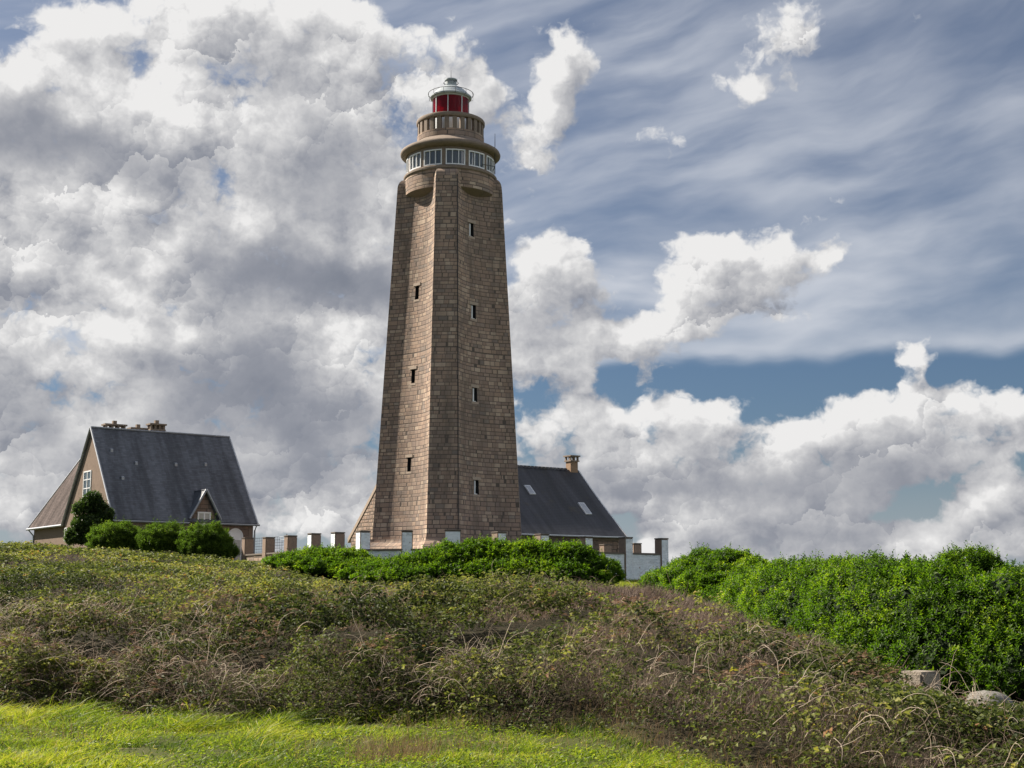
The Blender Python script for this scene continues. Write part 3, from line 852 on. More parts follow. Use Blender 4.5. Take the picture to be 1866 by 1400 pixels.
pr = [(1.0, zl1), (1.20, zl1), (1.25, zl1+.06), (1.25, zl1+.13), (1.16, zl1+.19)]
for i in range(1, 13):
    q = i / 12; rr_ = 1.16 + (.36 - 1.16) * q
    pr.append((rr_, zl1 + .19 + (zdm - zl1 - .19) * math.sin(q * math.pi / 2) ** 1.0))
b.lathe(pr, 64); b.build('dome', M['dome_iron'], LH, smooth=35)
b = MB(); b.lathe([(.34, zdm-.1), (.34, zn-.12), (.31, zn-.1), (.31, zn-.03), (.38, zn-.03), (.38, zn+.04), (0, zn+.07)], 32); b.build('vent_neck', M['dome_iron'], LH, smooth=35)
b = MB()
def ring_tube(mb, r, z, t, seg=48): mb.tube([(r*math.cos(2*math.pi*i/seg), r*math.sin(2*math.pi*i/seg), z) for i in range(seg+1)], t, 5)
ring_tube(b, .44, (zdm+zn)/2+.05, .016)
for i in range(6):
    a = i * math.pi/3; b.tube([(.33*math.cos(a), .33*math.sin(a), (zdm+zn)/2-.02), (.44*math.cos(a), .44*math.sin(a), (zdm+zn)/2+.05)], .012, 5)
b.build('neck_ring', M['dark'], LH)
b = MB(); ring_tube(b, 1.36, zl1+.32, .018)
for i in range(12):
    a = i * math.pi/6 + .2; b.tube([(1.2*math.cos(a), 1.2*math.sin(a), zl1+.02), (1.36*math.cos(a), 1.36*math.sin(a), zl1+.06), (1.36*math.cos(a), 1.36*math.sin(a), zl1+.32)], .014, 5)
b.build('dome_rail', M['dark'], LH)
b = MB(); b.tube([(0, 0, zn), (0, 0, zt(128))], [.022, .008], 6); b.build('lightning_rod', M['dark'], LH)
# radio mast and bracket on the right
ax_, ay_ = 2.62, -1.15
b = MB(); b.tube([(ax_, ay_, zt(316, -1.2)), (ax_, ay_, zt(262, -1.2)), (ax_, ay_, zt(242, -1.2))], [.028, .022, .012], 6)
ma = b.build('antenna_mast', M['dark'], LH)
b = MB(); b.tube([(2.55, -.6, zd1+.45), (ax_, ay_, zd1+.5), (1.85, -2.0, zd1+.35)], .022, 5); b.build('bracket', M['dark'], ma)
# lightning conductor down the right edge of the front pier
b = MB(); pts = []
for i in range(42):
    z = z_top * (1 - i / 41.0) if i else z_top
    a, k_, s_ = dims(min(z, Z_SH)); scv = 1.0
    if z > Z_SH: q = (z - Z_SH) / (z_top - Z_SH); scv = 1.0 - .155 * (1 - math.sqrt(max(0, 1 - q*q)))
    p = (e2 * a + e1 * (a - k_)) * scv; p = p + p.normalized() * .02; pts.append((p.x, p.y, z))
b.tube(pts, .028, 6); b.build('conductor_cable', M['dark'], LH)

# ================================================================ houses
ANG_H = 36.0
HU = Vector((math.cos(R(ANG_H)), math.sin(R(ANG_H)), 0)); HV = Vector((-HU.y, HU.x, 0))
def gable_wall(mb, x, w, ze, zr, t=.3, flip=1):
    mb.extrude([(0, -.6), (w, -.6), (w, ze), (w/2, zr), (0, ze)], x, x + t)
def hip_poly(mb, pts): mb.poly(pts)
def slab(mb, a, b, c, d, t):
    """roof plane a,b,c,d with thickness t downward along its normal"""
    a, b, c, d = map(Vector, (a, b, c, d)); n_ = (b - a).cross(d - a).normalized() * t
    if n_.z < 0: n_ = -n_
    A, B, C, D_ = a - n_, b - n_, c - n_, d - n_
    for q in ((a,b,c,d),(A,D_,C,B),(a,A,B,b),(b,B,C,c),(c,C,D_,d),(d,D_,A,a)): mb.poly(q)
def window(parent, name, org, ux, w, h, nx, ny, bar=.06, out=None, depth=.05, pane='glass', frame='frame_white'):
    """framed window: org = lower left corner, ux = along the wall, out = outward normal"""
    o = Vector(org); ux = Vector(ux); out = Vector(out); uz = Vector((0, 0, 1))
    f = MB()
    def bar_box(a0, a1, c0, c1, d=0.0):
        P8 = [o + ux*a + out*dd + uz*c for c in (c0, c1) for a, dd in ((a0, depth-d), (a1, depth-d), (a1, -.03), (a0, -.03))]
        for q in ((3,2,1,0),(4,5,6,7),(0,1,5,4),(1,2,6,5),(2,3,7,6),(3,0,4,7)): f.poly([P8[j] for j in q])
    bar_box(0, bar, 0, h); bar_box(w-bar, w, 0, h); bar_box(bar, w-bar, 0, bar); bar_box(bar, w-bar, h-bar, h)
    for i in range(1, nx): c_ = w*i/nx; bar_box(c_-bar*.5, c_+bar*.5, bar, h-bar, .004)
    for i in range(1, ny): c_ = h*i/ny; bar_box(bar, w-bar, c_-bar*.35, c_+bar*.35, .010)
    fr = f.build(name, M[frame], parent)
    g = MB(); q = .015
    g.poly([o + ux*bar*.5 + out*q + uz*bar*.5, o + ux*(w-bar*.5) + out*q + uz*bar*.5, o + ux*(w-bar*.5) + out*q + uz*(h-bar*.5), o + ux*bar*.5 + out*q + uz*(h-bar*.5)])
    g.build('pane', M[pane], fr)
    return fr
def chimney(root, x, y, w, d, z0, z1, mat='post_stone', slots=3, knob=True):
    b = MB(); b.box(x-w/2, x+w/2, y-d/2, y+d/2, z0, z1); ch = b.build('chimney', M[mat], root, bevel=.02)
    c = MB(); c.box(x-w/2-.08, x+w/2+.08, y-d/2-.08, y+d/2+.08, z1, z1+.09)
    n_ = slots
    for i in range(n_ + 1):
        xx = x - w/2 + w * i / n_
        for yy in (y - d/2 + .05, y + d/2 - .05): c.box(xx-.06, xx+.06, yy-.06, yy+.06, z1+.085, z1+.36)
    c.box(x-w/2-.13, x+w/2+.13, y-d/2-.13, y+d/2+.13, z1+.355, z1+.45)
    c.build('chimney_cap', M['cast'], ch)
    if knob:
        k_ = MB(); k_.box(x-.12, x+.12, y-.12, y+.12, z1+.45, z1+.68); k_.build('chimney_pot', M['cast'], ch)
    return ch

# ---- house on the left
F0 = P(206, 940, 80); GZ1 = 3.45
H1 = empty('granite_house', (F0.x, F0.y, GZ1), R(ANG_H))
tag(H1, 'left house with steep dark slate roof, beige gable wall, dormer and arched white door', 'house')
W1 = 8.6; L1 = 9.0; ZE = F0.z - GZ1; ZR = P(159, 779, 80 + .809*4.3).z - GZ1
pitch_t = (ZR - ZE) / (W1/2)
b = MB()
b.extrude([(0.0, -.8), (W1, -.8), (W1, ZE-.04), (W1/2, ZR-.2), (0.0, ZE-.04)], .04, .40)
b.build('gable_wall', M['stucco'], H1)
b = MB(); b.extrude([(0.0, -.8), (W1, -.8), (W1, ZE-.12), (W1/2, ZR-.3), (0.0, ZE-.12)], L1-.42, L1-.12)
b.build('far_gable_wall', M['stucco'], H1)
# front wall with arched doorway and a wall dormer
DX = 4.85; DW = 1.4; AX, AR = 7.7, .52; AZ = 1.62
b = MB(); b.box(.42, DX, 0.02, .35, -.8, ZE-.14); b.box(DX+DW, AX-.95, 0.02, .35, -.8, ZE-.14)
b.box(AX-.95, AX+.95, .02, .35, AZ+.88, ZE-.14); b.box(AX+.95, L1-.12, .02, .35, -.8, ZE-.14)
b.box(.42, L1-.42, W1-.35, W1, -.8, ZE-.14)
b.build('wall', M['brown_stone'], H1)
b = MB(); b.box(.3, L1-.1, -.05, .2, ZE-.34, ZE-.16); b.build('eaves_band', M['brown_stone'], H1)
b = MB(); e_ = .28
slab(b, (-.05, -e_, ZE - e_*pitch_t*.55), (L1+.05, -e_, ZE - e_*pitch_t*.55), (L1+.05, W1/2, ZR), (-.05, W1/2, ZR), .10)
slab(b, (-.05, W1+e_, ZE - e_*pitch_t*.55), (L1+.05, W1+e_, ZE - e_*pitch_t*.55), (L1+.05, W1/2, ZR), (-.05, W1/2, ZR), .10)
roof1 = b.build('roof', M['slate'], H1)
def up_slope(y): return ZE - e_*pitch_t*.55 + (y + e_) * (ZR - ZE + e_*pitch_t*.55) / (W1/2 + e_)
def trim(name, pts, r, mat, parent, n=6): b = MB(); b.tube(pts, r, n); return b.build(name, M[mat], parent)
trim('ridge_flashing', [(-.06, W1/2, ZR+.02), (L1+.06, W1/2, ZR+.02)], .06, 'zinc', roof1)
trim('verge_trim', [(-.09, -e_, up_slope(-e_)), (-.09, W1/2, ZR)], .065, 'zinc', roof1)
trim('verge_trim', [(-.09, W1+e_, up_slope(-e_)), (-.09, W1/2, ZR)], .065, 'zinc', roof1)
trim('verge_trim', [(L1+.07, -e_, up_slope(-e_)), (L1+.07, W1/2, ZR)], .05, 'zinc_pale', roof1)
trim('gutter', [(-.1, -e_-.06, up_slope(-e_)-.10), (DX-.3, -e_-.06, up_slope(-e_)-.10)], .065, 'zinc', roof1)
trim('gutter', [(DX+DW+.3, -e_-.06, up_slope(-e_)-.10), (L1+.15, -e_-.06, up_slope(-e_)-.10)], .065, 'zinc', roof1)
trim('downpipe', [(L1-.02, -e_, up_slope(-e_)-.12), (L1-.05, -.08, ZE-.65), (L1-.05, -.08, -.4)], .05, 'zinc', H1)
# small vents on the slates
for (xx, yy) in ((.85, 3.15), (2.2, 2.55), (4.75, 2.6), (6.75, 2.7), (1.1, 1.75)):
    z_ = up_slope(yy); b = MB(); b.extrude([(yy-.12, z_-.12), (yy-.12, z_+.05), (yy-.04, z_+.11), (yy+.10, z_+.13)], xx-.08, xx+.08)
    b.build('roof_vent', M['zinc'], roof1)
# wall dormer
DE = ZE + .42; DR = ZE + 1.72; dm = DX + DW/2
b = MB(); b.extrude_y([(DX, -.8), (DX+DW, -.8), (DX+DW, DE+.02), (dm, DR-.12), (DX, DE+.02)], -.12, .30)
dorm = b.build('dormer', M['brown_stone'], H1)
yb = 2.6
def dslope(sx):
    b_ = MB(); x1 = dm + sx * (DW/2 + .28); zt_ = DR + .06; zl = DE - .42
    # meets the main roof: find depth where dormer ridge and eave run into it
    def ymeet(z): return -e_ + (z - up_slope(-e_)) * (W1/2 + e_) / (ZR - up_slope(-e_))
    slab(b_, (x1, -.38, zl), (dm, -.38, zt_), (dm, ymeet(zt_)+.15, zt_), (x1, max(ymeet(zl), -.38)+.25, zl), .10)
    return b_
dr = dslope(-1); b2 = dslope(1); dr.v, off = dr.v + b2.v, len(dr.v); dr.f += [tuple(i + off for i in f) for f in b2.f]; dr.uv += b2.uv; dr.mi += b2.mi
dr.build('dormer_roof', M['slate'], dorm)
for sx in (-1, 1): trim('barge_board', [(dm + sx*(DW/2+.30), -.42, DE-.46), (dm, -.42, DR+.02)], .07, 'zinc', dorm)
window(dorm, 'window', (dm-.40, -.12, 1.75), (1, 0, 0), .85, 1.3, 2, 1, .09, (0, -1, 0), pane='curtain')
# arched doorway
b = MB()
arcp = [(AX-AR, -.8), (AX-AR, AZ)] + [(AX + AR*math.cos(t), AZ + AR*math.sin(t)) for t in [math.pi*(1 - i/14) for i in range(1, 14)]] + [(AX+AR, AZ), (AX+AR, -.8)]
b.poly([(p[0], .0, p[1]) for p in arcp]); dpan = b.build('door', M['frame_white'], H1)
b = MB(); b.box(AX-.36, AX+.36, -.04, -.012, -.6, 1.42); b.build('door_panel', M['curtain'], dpan)
outer = [(AX + (AR+.02)*math.cos(t), AZ + (AR+.02)*math.sin(t)) for t in [math.pi*i/16 for i in range(17)]]
b = MB()
for i in range(16):
    t0, t1 = math.pi*i/16, math.pi*(i+1)/16
    pr_ = [(AX+r_*math.cos(t), AZ+r_*math.sin(t)) for r_, t in ((AR, t0), (AR+.17, t0), (AR+.17, t1), (AR, t1))]
    b.extrude_y(pr_, -.05, .3)
b.build('door_arch', M['brown_stone'], dpan)
b = MB()
for i in range(16):
    t0, t1 = math.pi*i/16, math.pi*(i+1)/16
    b.extrude_y([(AX+r_*math.cos(t), AZ+r_*math.sin(t)) for r_, t in ((AR-.08, t0), (AR, t0), (AR, t1), (AR-.08, t1))], -.035, .02)
for sx in (-1, 1): x_ = AX + sx*(AR-.04); b.box(x_-.04, x_+.04, -.035, .02, -.8, AZ)
b.build('door_frame', M['frame_white'], dpan)
b = MB(); b.box(AX-.95, AX-AR, .02, .35, -.8, AZ)
# fill the stone between the arch and the wall above it
for sx in (-1, 1):
    pts = [(AX + sx*(AR+.02)*math.cos(t), AZ + (AR+.02)*math.sin(t)) for t in [math.pi/2*i/8 for i in range(9)]]
    b.extrude_y(pts + [(AX, AZ+.9), (AX + sx*.95, AZ+.9), (AX + sx*.95, AZ)], .025, .3)
b.box(AX+AR, AX+.95, .02, .35, -.8, AZ)
b.build('door_surround', M['brown_stone'], H1)
# chimneys behind the ridge
chimney(H1, 1.65, W1/2+.75, 1.15, .5, ZR-1.6, ZR-.08)
chimney(H1, 3.3, W1/2+1.1, .9, .5, ZR-1.8, ZR-.16)
chimney(H1, 4.3, W1/2+.55, .85, .5, ZR-1.4, ZR+.12)
# gable window and small window
gu = (0, -1, 0)
window(H1, 'window', (.04, W1/2+1.15, 4.0), gu, 1.35, 1.6, 2, 3, .07, (-1, 0, 0))
b = MB(); b.box(-.06, .3, W1-.85, W1-.35, 1.35, 2.3); b.build('window_reveal', M['brown_stone'], H1)
window(H1, 'window', (-.07, W1-.38, 1.4), gu, .42, .85, 1, 1, .05, (-1, 0, 0))
# lower wing at the back with a hipped brown roof
EZ = ZE - .05
b = MB(); b.box(.55, 7.5, W1-.05, 16.6, -.8, EZ-.05); wing = b.build('wing_wall', M['stucco'], H1)
R1 = Vector((3.0, 13.6, 0)); wp = Vector((F0.x, F0.y, 0)) + HU*3.0 + HV*13.6; R1.z = P(163, 818, wp.y).z - GZ1
b = MB(); ey = 17.0; ex = .25
tz = EZ - .05
b.poly([(ex, W1-.4, tz), (ex, ey, tz), tuple(R1), (3.0, 4.5, R1.z)]); b.poly([(ex, ey, tz), (7.8, ey, tz), tuple(R1)])
b.poly([(7.8, ey, tz), (7.8, W1-.4, tz), (3.0, 4.5, R1.z), tuple(R1)])
b.poly([(ex, W1-.4, tz-.1), (ex, ey, tz-.1), (7.8, ey, tz-.1), (7.8, W1-.4, tz-.1)])
b.poly([(ex, W1-.4, tz-.1), (ex, ey, tz-.1), (ex, ey, tz), (ex, W1-.4, tz)])
wr = b.build('wing_roof', M['slate_brown'], H1)
trim('gutter', [(ex-.06, W1-.1, tz-.06), (ex-.06, ey+.05, tz-.06)], .08, 'zinc', wr)
trim('hip_flashing', [(ex, ey, tz+.03), tuple(R1 + Vector((0, 0, .03)))], .05, 'zinc', wr)
trim('downpipe', [(ex-.05, ey-.3, tz-.1), (.5, ey-.45, tz-.5), (.5, ey-.45, -.5)], .05, 'zinc', wr)

# ---- house behind the lighthouse
W2 = 10.0; L2 = 15.75
Fb = Vector((-5.1, 86.0, 0)); GZ2 = 3.1
H2 = empty('granite_house', (Fb.x, Fb.y, GZ2), R(ANG_H))
tag(H2, 'long stone house with dark slate roof and one chimney, behind the lighthouse', 'house')
ZE2 = P(1133, 976, 95.5).z - GZ2; ZR2 = P(1062, 858, 99.6).z - GZ2
b = MB(); b.extrude([(0, -1), (W2, -1), (W2, ZE2), (W2/2, ZR2-.05), (0, ZE2)], 0, .45); b.build('gable_wall', M['rubble'], H2)
b = MB(); b.extrude([(0, -1), (W2, -1), (W2, ZE2-.1), (W2/2, ZR2-.3), (0, ZE2-.1)], L2-.45, L2); b.build('far_gable_wall', M['rubble'], H2)
b = MB(); b.box(.45, L2-.45, .05, .5, -1, ZE2-.16); b.box(.45, L2-.45, W2-.5, W2-.05, -1, ZE2-.16); b.build('wall', M['brown_stone'], H2)
b = MB(); b.box(.45, L2+.02, -.04, .3, ZE2-.36, ZE2-.17); b.build('eaves_band', M['cast'], H2)
p2 = (ZR2-ZE2)/(W2/2)
def prof2(y0, z0, y1, z1, n_=8):
    return [(y0 + (y1-y0)*i/n_, z0 + (z1-z0)*i/n_ - .10*math.sin(math.pi*i/n_)) for i in range(n_+1)]
b = MB()
for s_ in (0, 1):
    y0 = -.3 if s_ == 0 else W2+.3
    ps = prof2(y0, ZE2 - .08, W2/2, ZR2); lo = [(y, z - .16) for y, z in ps][::-1]
    b.extrude(ps + lo, .30, L2+.1)
roof2 = b.build('roof', M['slate_moss'], H2)
b = MB()
n_ = 44
for i in range(n_):
    x0 = .3 + (L2-1.2)*i/n_; x1 = x0 + (L2-1.2)/n_ - .05
    b.extrude([(W2/2-.14, ZR2-.1), (W2/2+.14, ZR2-.1), (W2/2+.05, ZR2+.10), (W2/2-.05, ZR2+.10)], x0, x1)
b.build('ridge_tiles', M['slate_moss'], roof2)
b = MB(); ps = prof2(-.35, ZE2-.1, W2/2, ZR2+.06); b.extrude(ps + [(y, z-.35) for y, z in ps][::-1], -.04, .34); ps = prof2(W2+.4, ZE2-.25, W2/2, ZR2+.06); b.extrude(ps + [(y, z-.3) for y, z in ps][::-1], -.04, .34)
b.build('gable_coping', M['cast_light'], H2)
b = MB(); ps = prof2(-.35, ZE2-.1, W2/2, ZR2+.02); b.extrude(ps + [(y, z-.2) for y, z in ps][::-1], L2+.1, L2+.2); b.build('verge_trim', M['zinc_pale'], roof2)
trim('gutter', [(.4, -.36, ZE2-.16), (L2+.1, -.36, ZE2-.16)], .06, 'zinc_pale', roof2)
ch2 = chimney(H2, L2-.38, W2/2+.1, .66, .6, ZR2-1.0, ZR2+.60, 'chimney_stone', 2, False)
def sky_light(x, y, w, h):
    def zz(y_): return ZE2 - .08 + (y_+.3) * (ZR2-ZE2+.08)/(W2/2+.3) - .04
    b = MB(); slab(b, (x-w/2, y-h/2, zz(y-h/2)+.06), (x+w/2, y-h/2, zz(y-h/2)+.06), (x+w/2, y+h/2, zz(y+h/2)+.06), (x-w/2, y+h/2, zz(y+h/2)+.06), .14)
    o = b.build('skylight', M['zinc_pale'], roof2)
    b = MB(); b.poly([(x-w/2+.08, y-h/2+.08, zz(y-h/2+.08)+.07), (x+w/2-.08, y-h/2+.08, zz(y-h/2+.08)+.07), (x+w/2-.08, y+h/2-.08, zz(y+h/2-.08)+.07), (x-w/2+.08, y+h/2-.08, zz(y+h/2-.08)+.07)])
    b.build('pane', M['sky_glass'], o)
M['sky_glass'] = mat_glass('skylight_glass', (.34,.36,.40), .15, .6)
sky_light(10.1, 3.1, .5, .7); sky_light(13.9, 1.8, .55, .9)

# ================================================================ enclosure wall round the tower
EW = empty('enclosure_wall', (-3.0, 70, 2.2)); EWM = Matrix.Translation((3.0, -70, -2.2))
tag(EW, 'low enclosure wall with square posts round the lighthouse foot, whitewashed towards the sea and bare stone elsewhere', 'wall')
PZ = 3.02 + EYE; CZ = 2.17 + EYE
corn = {}
posts = [  # px, Y, top z, style
 ('A',452,81.0,'b'),('B',490,78.3,'b'),('C',530,75.6,'b'),('D',573,73.0,'wl'),('E',616,70.5,'wl'),('F',662,68.0,'wlr'),
 ('G',742,67.3,'w'),('H',825,67.0,'w'),('I',909,68.7,'wr'),('J',987,70.4,'wr'),('K',1067,72.0,'wr'),('L',1140,73.5,'wr'),('N',1205,75.0,'wr'),
 ('Q',1157,80.0,'b'),('S',1103,85.0,'b')]
tops = {'A':980,'B':979,'C':976,'D':972,'E':970,'F':967.5,'G':967,'H':965.5,'I':969,'J':973,'K':978,'L':979,'N':981,'Q':990,'S':992}
pos = {}
for n_, px, Y, st in posts: p = P(px, 980, Y); pos[n_] = Vector((p.x, p.y, 0))
def seg_dir(a, b): return (pos[b] - pos[a]).normalized()
dirs = {'A':seg_dir('A','F'),'B':seg_dir('A','F'),'C':seg_dir('A','F'),'D':seg_dir('A','F'),'E':seg_dir('A','F'),'F':seg_dir('A','F'),
        'G':Vector((.995,.06,0)).normalized(),'H':Vector((1,.05,0)).normalized()}
for c_ in 'IJKLN': dirs[c_] = seg_dir('H','N')
for c_ in 'QS': dirs[c_] = seg_dir('A','F')
labels = {'b': 'bare brown stone post', 'wl': 'brown post whitewashed on its left face', 'wlr': 'fully whitewashed corner post', 'w': 'whitewashed post', 'wr': 'post whitewashed on its right face with a bare brown left side'}
for n_, px, Y, st in posts:
    c = pos[n_]; d = dirs[n_]; q = Vector((-d.y, d.x, 0))
    # outward is away from the tower
    if (Vector((TC.x, TC.y, 0)) - c).dot(q) > 0: q = -q
    s_ = .27 * (1.45 if n_ == 'H' else 1.0); zt_ = P(px, tops[n_], Y).z; zb = hz(c.x, c.y) - .4
    b = MB()
    def pbox(a0, a1, b0, b1, z0, z1, mats):
        P8 = [c + d*a + q*e + Vector((0, 0, z)) for z in (z0, z1) for a, e in ((a0, b0), (a1, b0), (a1, b1), (a0, b1))]
        P8 = [EWM @ p for p in P8]
        for i, f in enumerate(((3,2,1,0),(4,5,6,7),(0,1,5,4),(1,2,6,5),(2,3,7,6),(3,0,4,7))): b.poly([P8[j] for j in f], mi=mats[i])
    # faces order: bottom, top, -q(inner), +d, +q(outer), -d ; material 1 = whitewash
    ins, pd, out, md = 0, 0, 0, 0
    if st == 'wl': out = 1
    if st == 'wlr': out = 1; ins = 0; pd = 1; md = 0
    if st == 'w': out = 1
    if st == 'wr': out = 1
    pbox(-s_, s_, -.27, .29, zb, zt_-.07, (0, 0, ins, pd, out, md))
    po = b.build('post', [M['post_stone'], M['wash']], EW, bevel=.035)
    if n_ in 'FHNGA': po['label'] = {'A': 'bare brown stone post', 'F': 'whitewashed corner post', 'G': 'whitewashed post', 'H': 'wide whitewashed post', 'N': 'half whitewashed end post'}[n_]
    b = MB(); pbox(-s_-.02, s_+.02, -.29, .31, zt_-.075, zt_, (0,)*6); b.build('cap', M['coping'], po, bevel=.025)
def panel(a, b_, cz=None, mat='wash', low=None):
    pa, pb = pos[a], pos[b_]; d = (pb - pa).normalized(); q = Vector((-d.y, d.x, 0))
    if (Vector((TC.x, TC.y, 0)) - pa).dot(q) > 0: q = -q
    cz = cz if cz else CZ
    za = min(hz(pa.x, pa.y), hz(pb.x, pb.y)) - .5
    def pb_(mb, w0, w1, z0, z1, mats):
        P8 = [EWM @ (p + q*e + Vector((0, 0, z))) for z in (z0, z1) for p, e in ((pa, w0), (pb, w0), (pb, w1), (pa, w1))]
        for i, f in enumerate(((3,2,1,0),(4,5,6,7),(0,1,5,4),(1,2,6,5),(2,3,7,6),(3,0,4,7))): mb.poly([P8[j] for j in f], mi=mats[i])
    m1_ = MB(); pb_(m1_, -.16, .20, za, cz-.09, (0, 0, 0, 0, 1, 0)); w_ = m1_.build('wall_panel', [M['rubble'], M['wash'] if mat == 'wash' else M['rubble']], EW)
    m2_ = MB(); pb_(m2_, -.21, .25, cz-.09, cz, (0,)*6); m2_.build('coping', M['coping'], w_)
for a, b_ in zip('ABCDE', 'BCDEF'): panel(a, b_, CZ + .12, 'wash' if a in 'DE' else 'stone')
for a, b_ in zip('FGHIJKL', 'GHIJKLN'): panel(a, b_)
panel('N', 'Q', CZ, 'stone'); panel('Q', 'S', CZ, 'stone')

# paved court inside
b = MB(); lst = [pos[c_] for c_ in 'ABCDEFGHIJKLNQS']; poly = [(p.x, p.y) for p in lst] + [(4.5, 90), (-8, 92)]
cx_ = sum(p[0] for p in poly)/len(poly); cy_ = sum(p[1] for p in poly)/len(poly)
poly = [(cx_ + (x-cx_)*.985, cy_ + (y-cy_)*.985) for x, y in poly]
b.poly([(x, y, 3.42) for x, y in poly]); tag(b.build('courtyard', M['soil']), kind='structure')

# wire mesh fence on the left, beyond the bare posts
a_ = P(464, 1000, 86); c_ = P(522, 1000, 82.5)
WF = empty('wire_fence', (a_.x, a_.y, 3.3)); tag(WF, 'thin grey wire mesh fence seen between the bare posts right of the left house', 'fence')
d_ = Vector((c_.x-a_.x, c_.y-a_.y, 0)); b = MB()
for i in range(9): z_ = .35 + i*.17; b.tube([(0, 0, z_), (d_.x, d_.y, z_)], .010, 4)
for i in range(15): p = d_ * (i/14); b.tube([(p.x, p.y, .3), (p.x, p.y, 1.75)], .008, 4)
b.build('mesh_wire', M['zinc'], WF)
for i in (0, 1): p = d_ * i; b = MB(); b.tube([(p.x, p.y, -.3), (p.x, p.y, 1.85)], .03, 6); b.build('post', M['zinc'], WF)

# ================================================================ concrete block and boulder by the thicket
cb = P(1676, 1240, 21.6); gz = hz(cb.x, cb.y)
CB = empty('concrete_block', (cb.x, cb.y, gz), R(38)); tag(CB, 'weathered stepped concrete block half sunk in dry scrub before the thicket', 'concrete block')
top = P(1676, 1223, 21.6).z - gz
b = MB(); b.box(-.25, .25, -.225, .225, -.4, top); b.build('block', M['post_conc'] if 'post_conc' in M else plain('weathered_concrete', (.30,.26,.21), .95, .5, 5, 1.0, dirt=(.10,.085,.07), dirt_amt=.8), CB, bevel=.04)
M['conc'] = bpy.data.materials['weathered_concrete']
b = MB(); b.box(-.25, .20, .225, .33, -.4, top-.10); b.build('step', M['conc'], CB, bevel=.04)
def boulder(name, loc, r, sc, label):
    bm = bmesh.new(); bmesh.ops.create_icosphere(bm, subdivisions=4, radius=r)
    for v in bm.verts:
        p = v.co.copy(); n_ = fbm(np.array([p.x*3+p.z*2+9]), np.array([p.y*3-p.z*1.5]), .5, 4, 11)[0] - .5
        v.co = p * (1 + .35*n_); v.co.x *= sc[0]; v.co.y *= sc[1]; v.co.z *= sc[2]
    me = bpy.data.meshes.new(name); bm.to_mesh(me); bm.free()
    me.materials.append(plain('grey_granite_boulder', (.20,.19,.17), .95, .5, 4, 1.0, dirt=(.08,.075,.06), dirt_amt=.8))
    me.polygons.foreach_set('use_smooth', [True]*len(me.polygons))
    o = link(name, me); o.location = loc; tag(o, label, 'boulder')
bp = P(1800, 1290, 18.6)
boulder('boulder', (bp.x, bp.y, P(1800, 1268, 18.6).z - .22), .34, (1.0, .9, .85), 'rounded grey boulder low in the dry scrub near the right edge')

# ================================================================ plants
def leaf_mat(name, stops, trans, rough=.5, tfac=.45, spec=.3, big=None, sheen=0):
    """leaf colour runs with the per-leaf tint; light shines through the blade"""
    m_, k = material(name)
    at = k.n('ShaderNodeAttribute'); at.attribute_name = 'tint'
    c = k.ramp(at.outputs['Fac'], stops)
    if big:
        pos = k.n('ShaderNodeNewGeometry').outputs['Position']
        n = k.noise(pos, big[0], 4, .6, dim='3D'); c = k.mix(k.m('MULTIPLY', k.ss(n, .45, .65), big[2]), c, big[1])
    p = k.n('ShaderNodeBsdfPrincipled'); k.put(p.inputs['Base Color'], c); k.put(p.inputs['Roughness'], rough); k.put(p.inputs['Specular IOR Level'], spec)
    t = k.n('ShaderNodeBsdfTranslucent'); k.put(t.inputs[0], k.v('MULTIPLY', c, trans))
    mx = k.n('ShaderNodeMixShader'); mx.inputs[0].default_value = tfac; k.put(mx.inputs[1], p.outputs[0]); k.put(mx.inputs[2], t.outputs[0])
    o = k.n('ShaderNodeOutputMaterial'); k.put(o.inputs[0], mx.outputs[0]); return m_
M['hedge_leaf'] = leaf_mat('evergreen_leaf', [(0,(.018,.040,.006)),(.45,(.048,.100,.008)),(.8,(.105,.165,.010)),(1,(.20,.25,.03))], (2.1,2.2,.9), .48, .55, .25)
M['hedge_dark'] = leaf_mat('dark_evergreen_leaf', [(0,(.018,.036,.010)),(.6,(.05,.085,.018)),(1,(.12,.16,.03))], (1.7,1.9,1.1), .4, .4, .4)
M['pale_leaf'] = leaf_mat('pale_evergreen_leaf', [(0,(.03,.06,.012)),(.6,(.08,.14,.028)),(1,(.22,.25,.10))], (1.7,1.9,1.1), .4, .45, .4)
M['feather_leaf'] = leaf_mat('feathery_shrub_leaf', [(0,(.03,.055,.010)),(.6,(.085,.14,.018)),(1,(.18,.22,.03))], (1.8,2.0,1.1), .6, .45, .2)
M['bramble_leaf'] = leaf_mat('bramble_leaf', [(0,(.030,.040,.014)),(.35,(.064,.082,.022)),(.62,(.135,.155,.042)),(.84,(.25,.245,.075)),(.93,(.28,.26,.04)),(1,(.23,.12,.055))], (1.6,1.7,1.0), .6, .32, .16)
M['dry'] = leaf_mat('dry_stems', [(0,(.07,.050,.036)),(.5,(.19,.135,.10)),(.75,(.33,.26,.19)),(1,(.62,.53,.42))], (1.1,1.0,.9), .75, .25, .2)
M['heather'] = leaf_mat('brown_heath_stems', [(0,(.08,.060,.052)),(.5,(.20,.155,.13)),(.85,(.33,.265,.20)),(1,(.22,.23,.09))], (1.1,1.0,.9), .8, .25, .1)
M['bracken'] = leaf_mat('rusty_bracken', [(0,(.10,.070,.048)),(1,(.33,.23,.155))], (1.2,1.0,.9), .7, .3, .1)
M['grass'] = leaf_mat('grass_blade', [(0,(.045,.080,.014)),(.4,(.125,.190,.020)),(.8,(.275,.315,.028)),(1,(.40,.33,.14))], (1.6,1.6,.8), .5, .48, .25)
M['lawn_brown'] = leaf_mat('dead_grass', [(0,(.14,.10,.055)),(1,(.32,.24,.14))], (1.2,1.1,.9), .7, .3, .1)
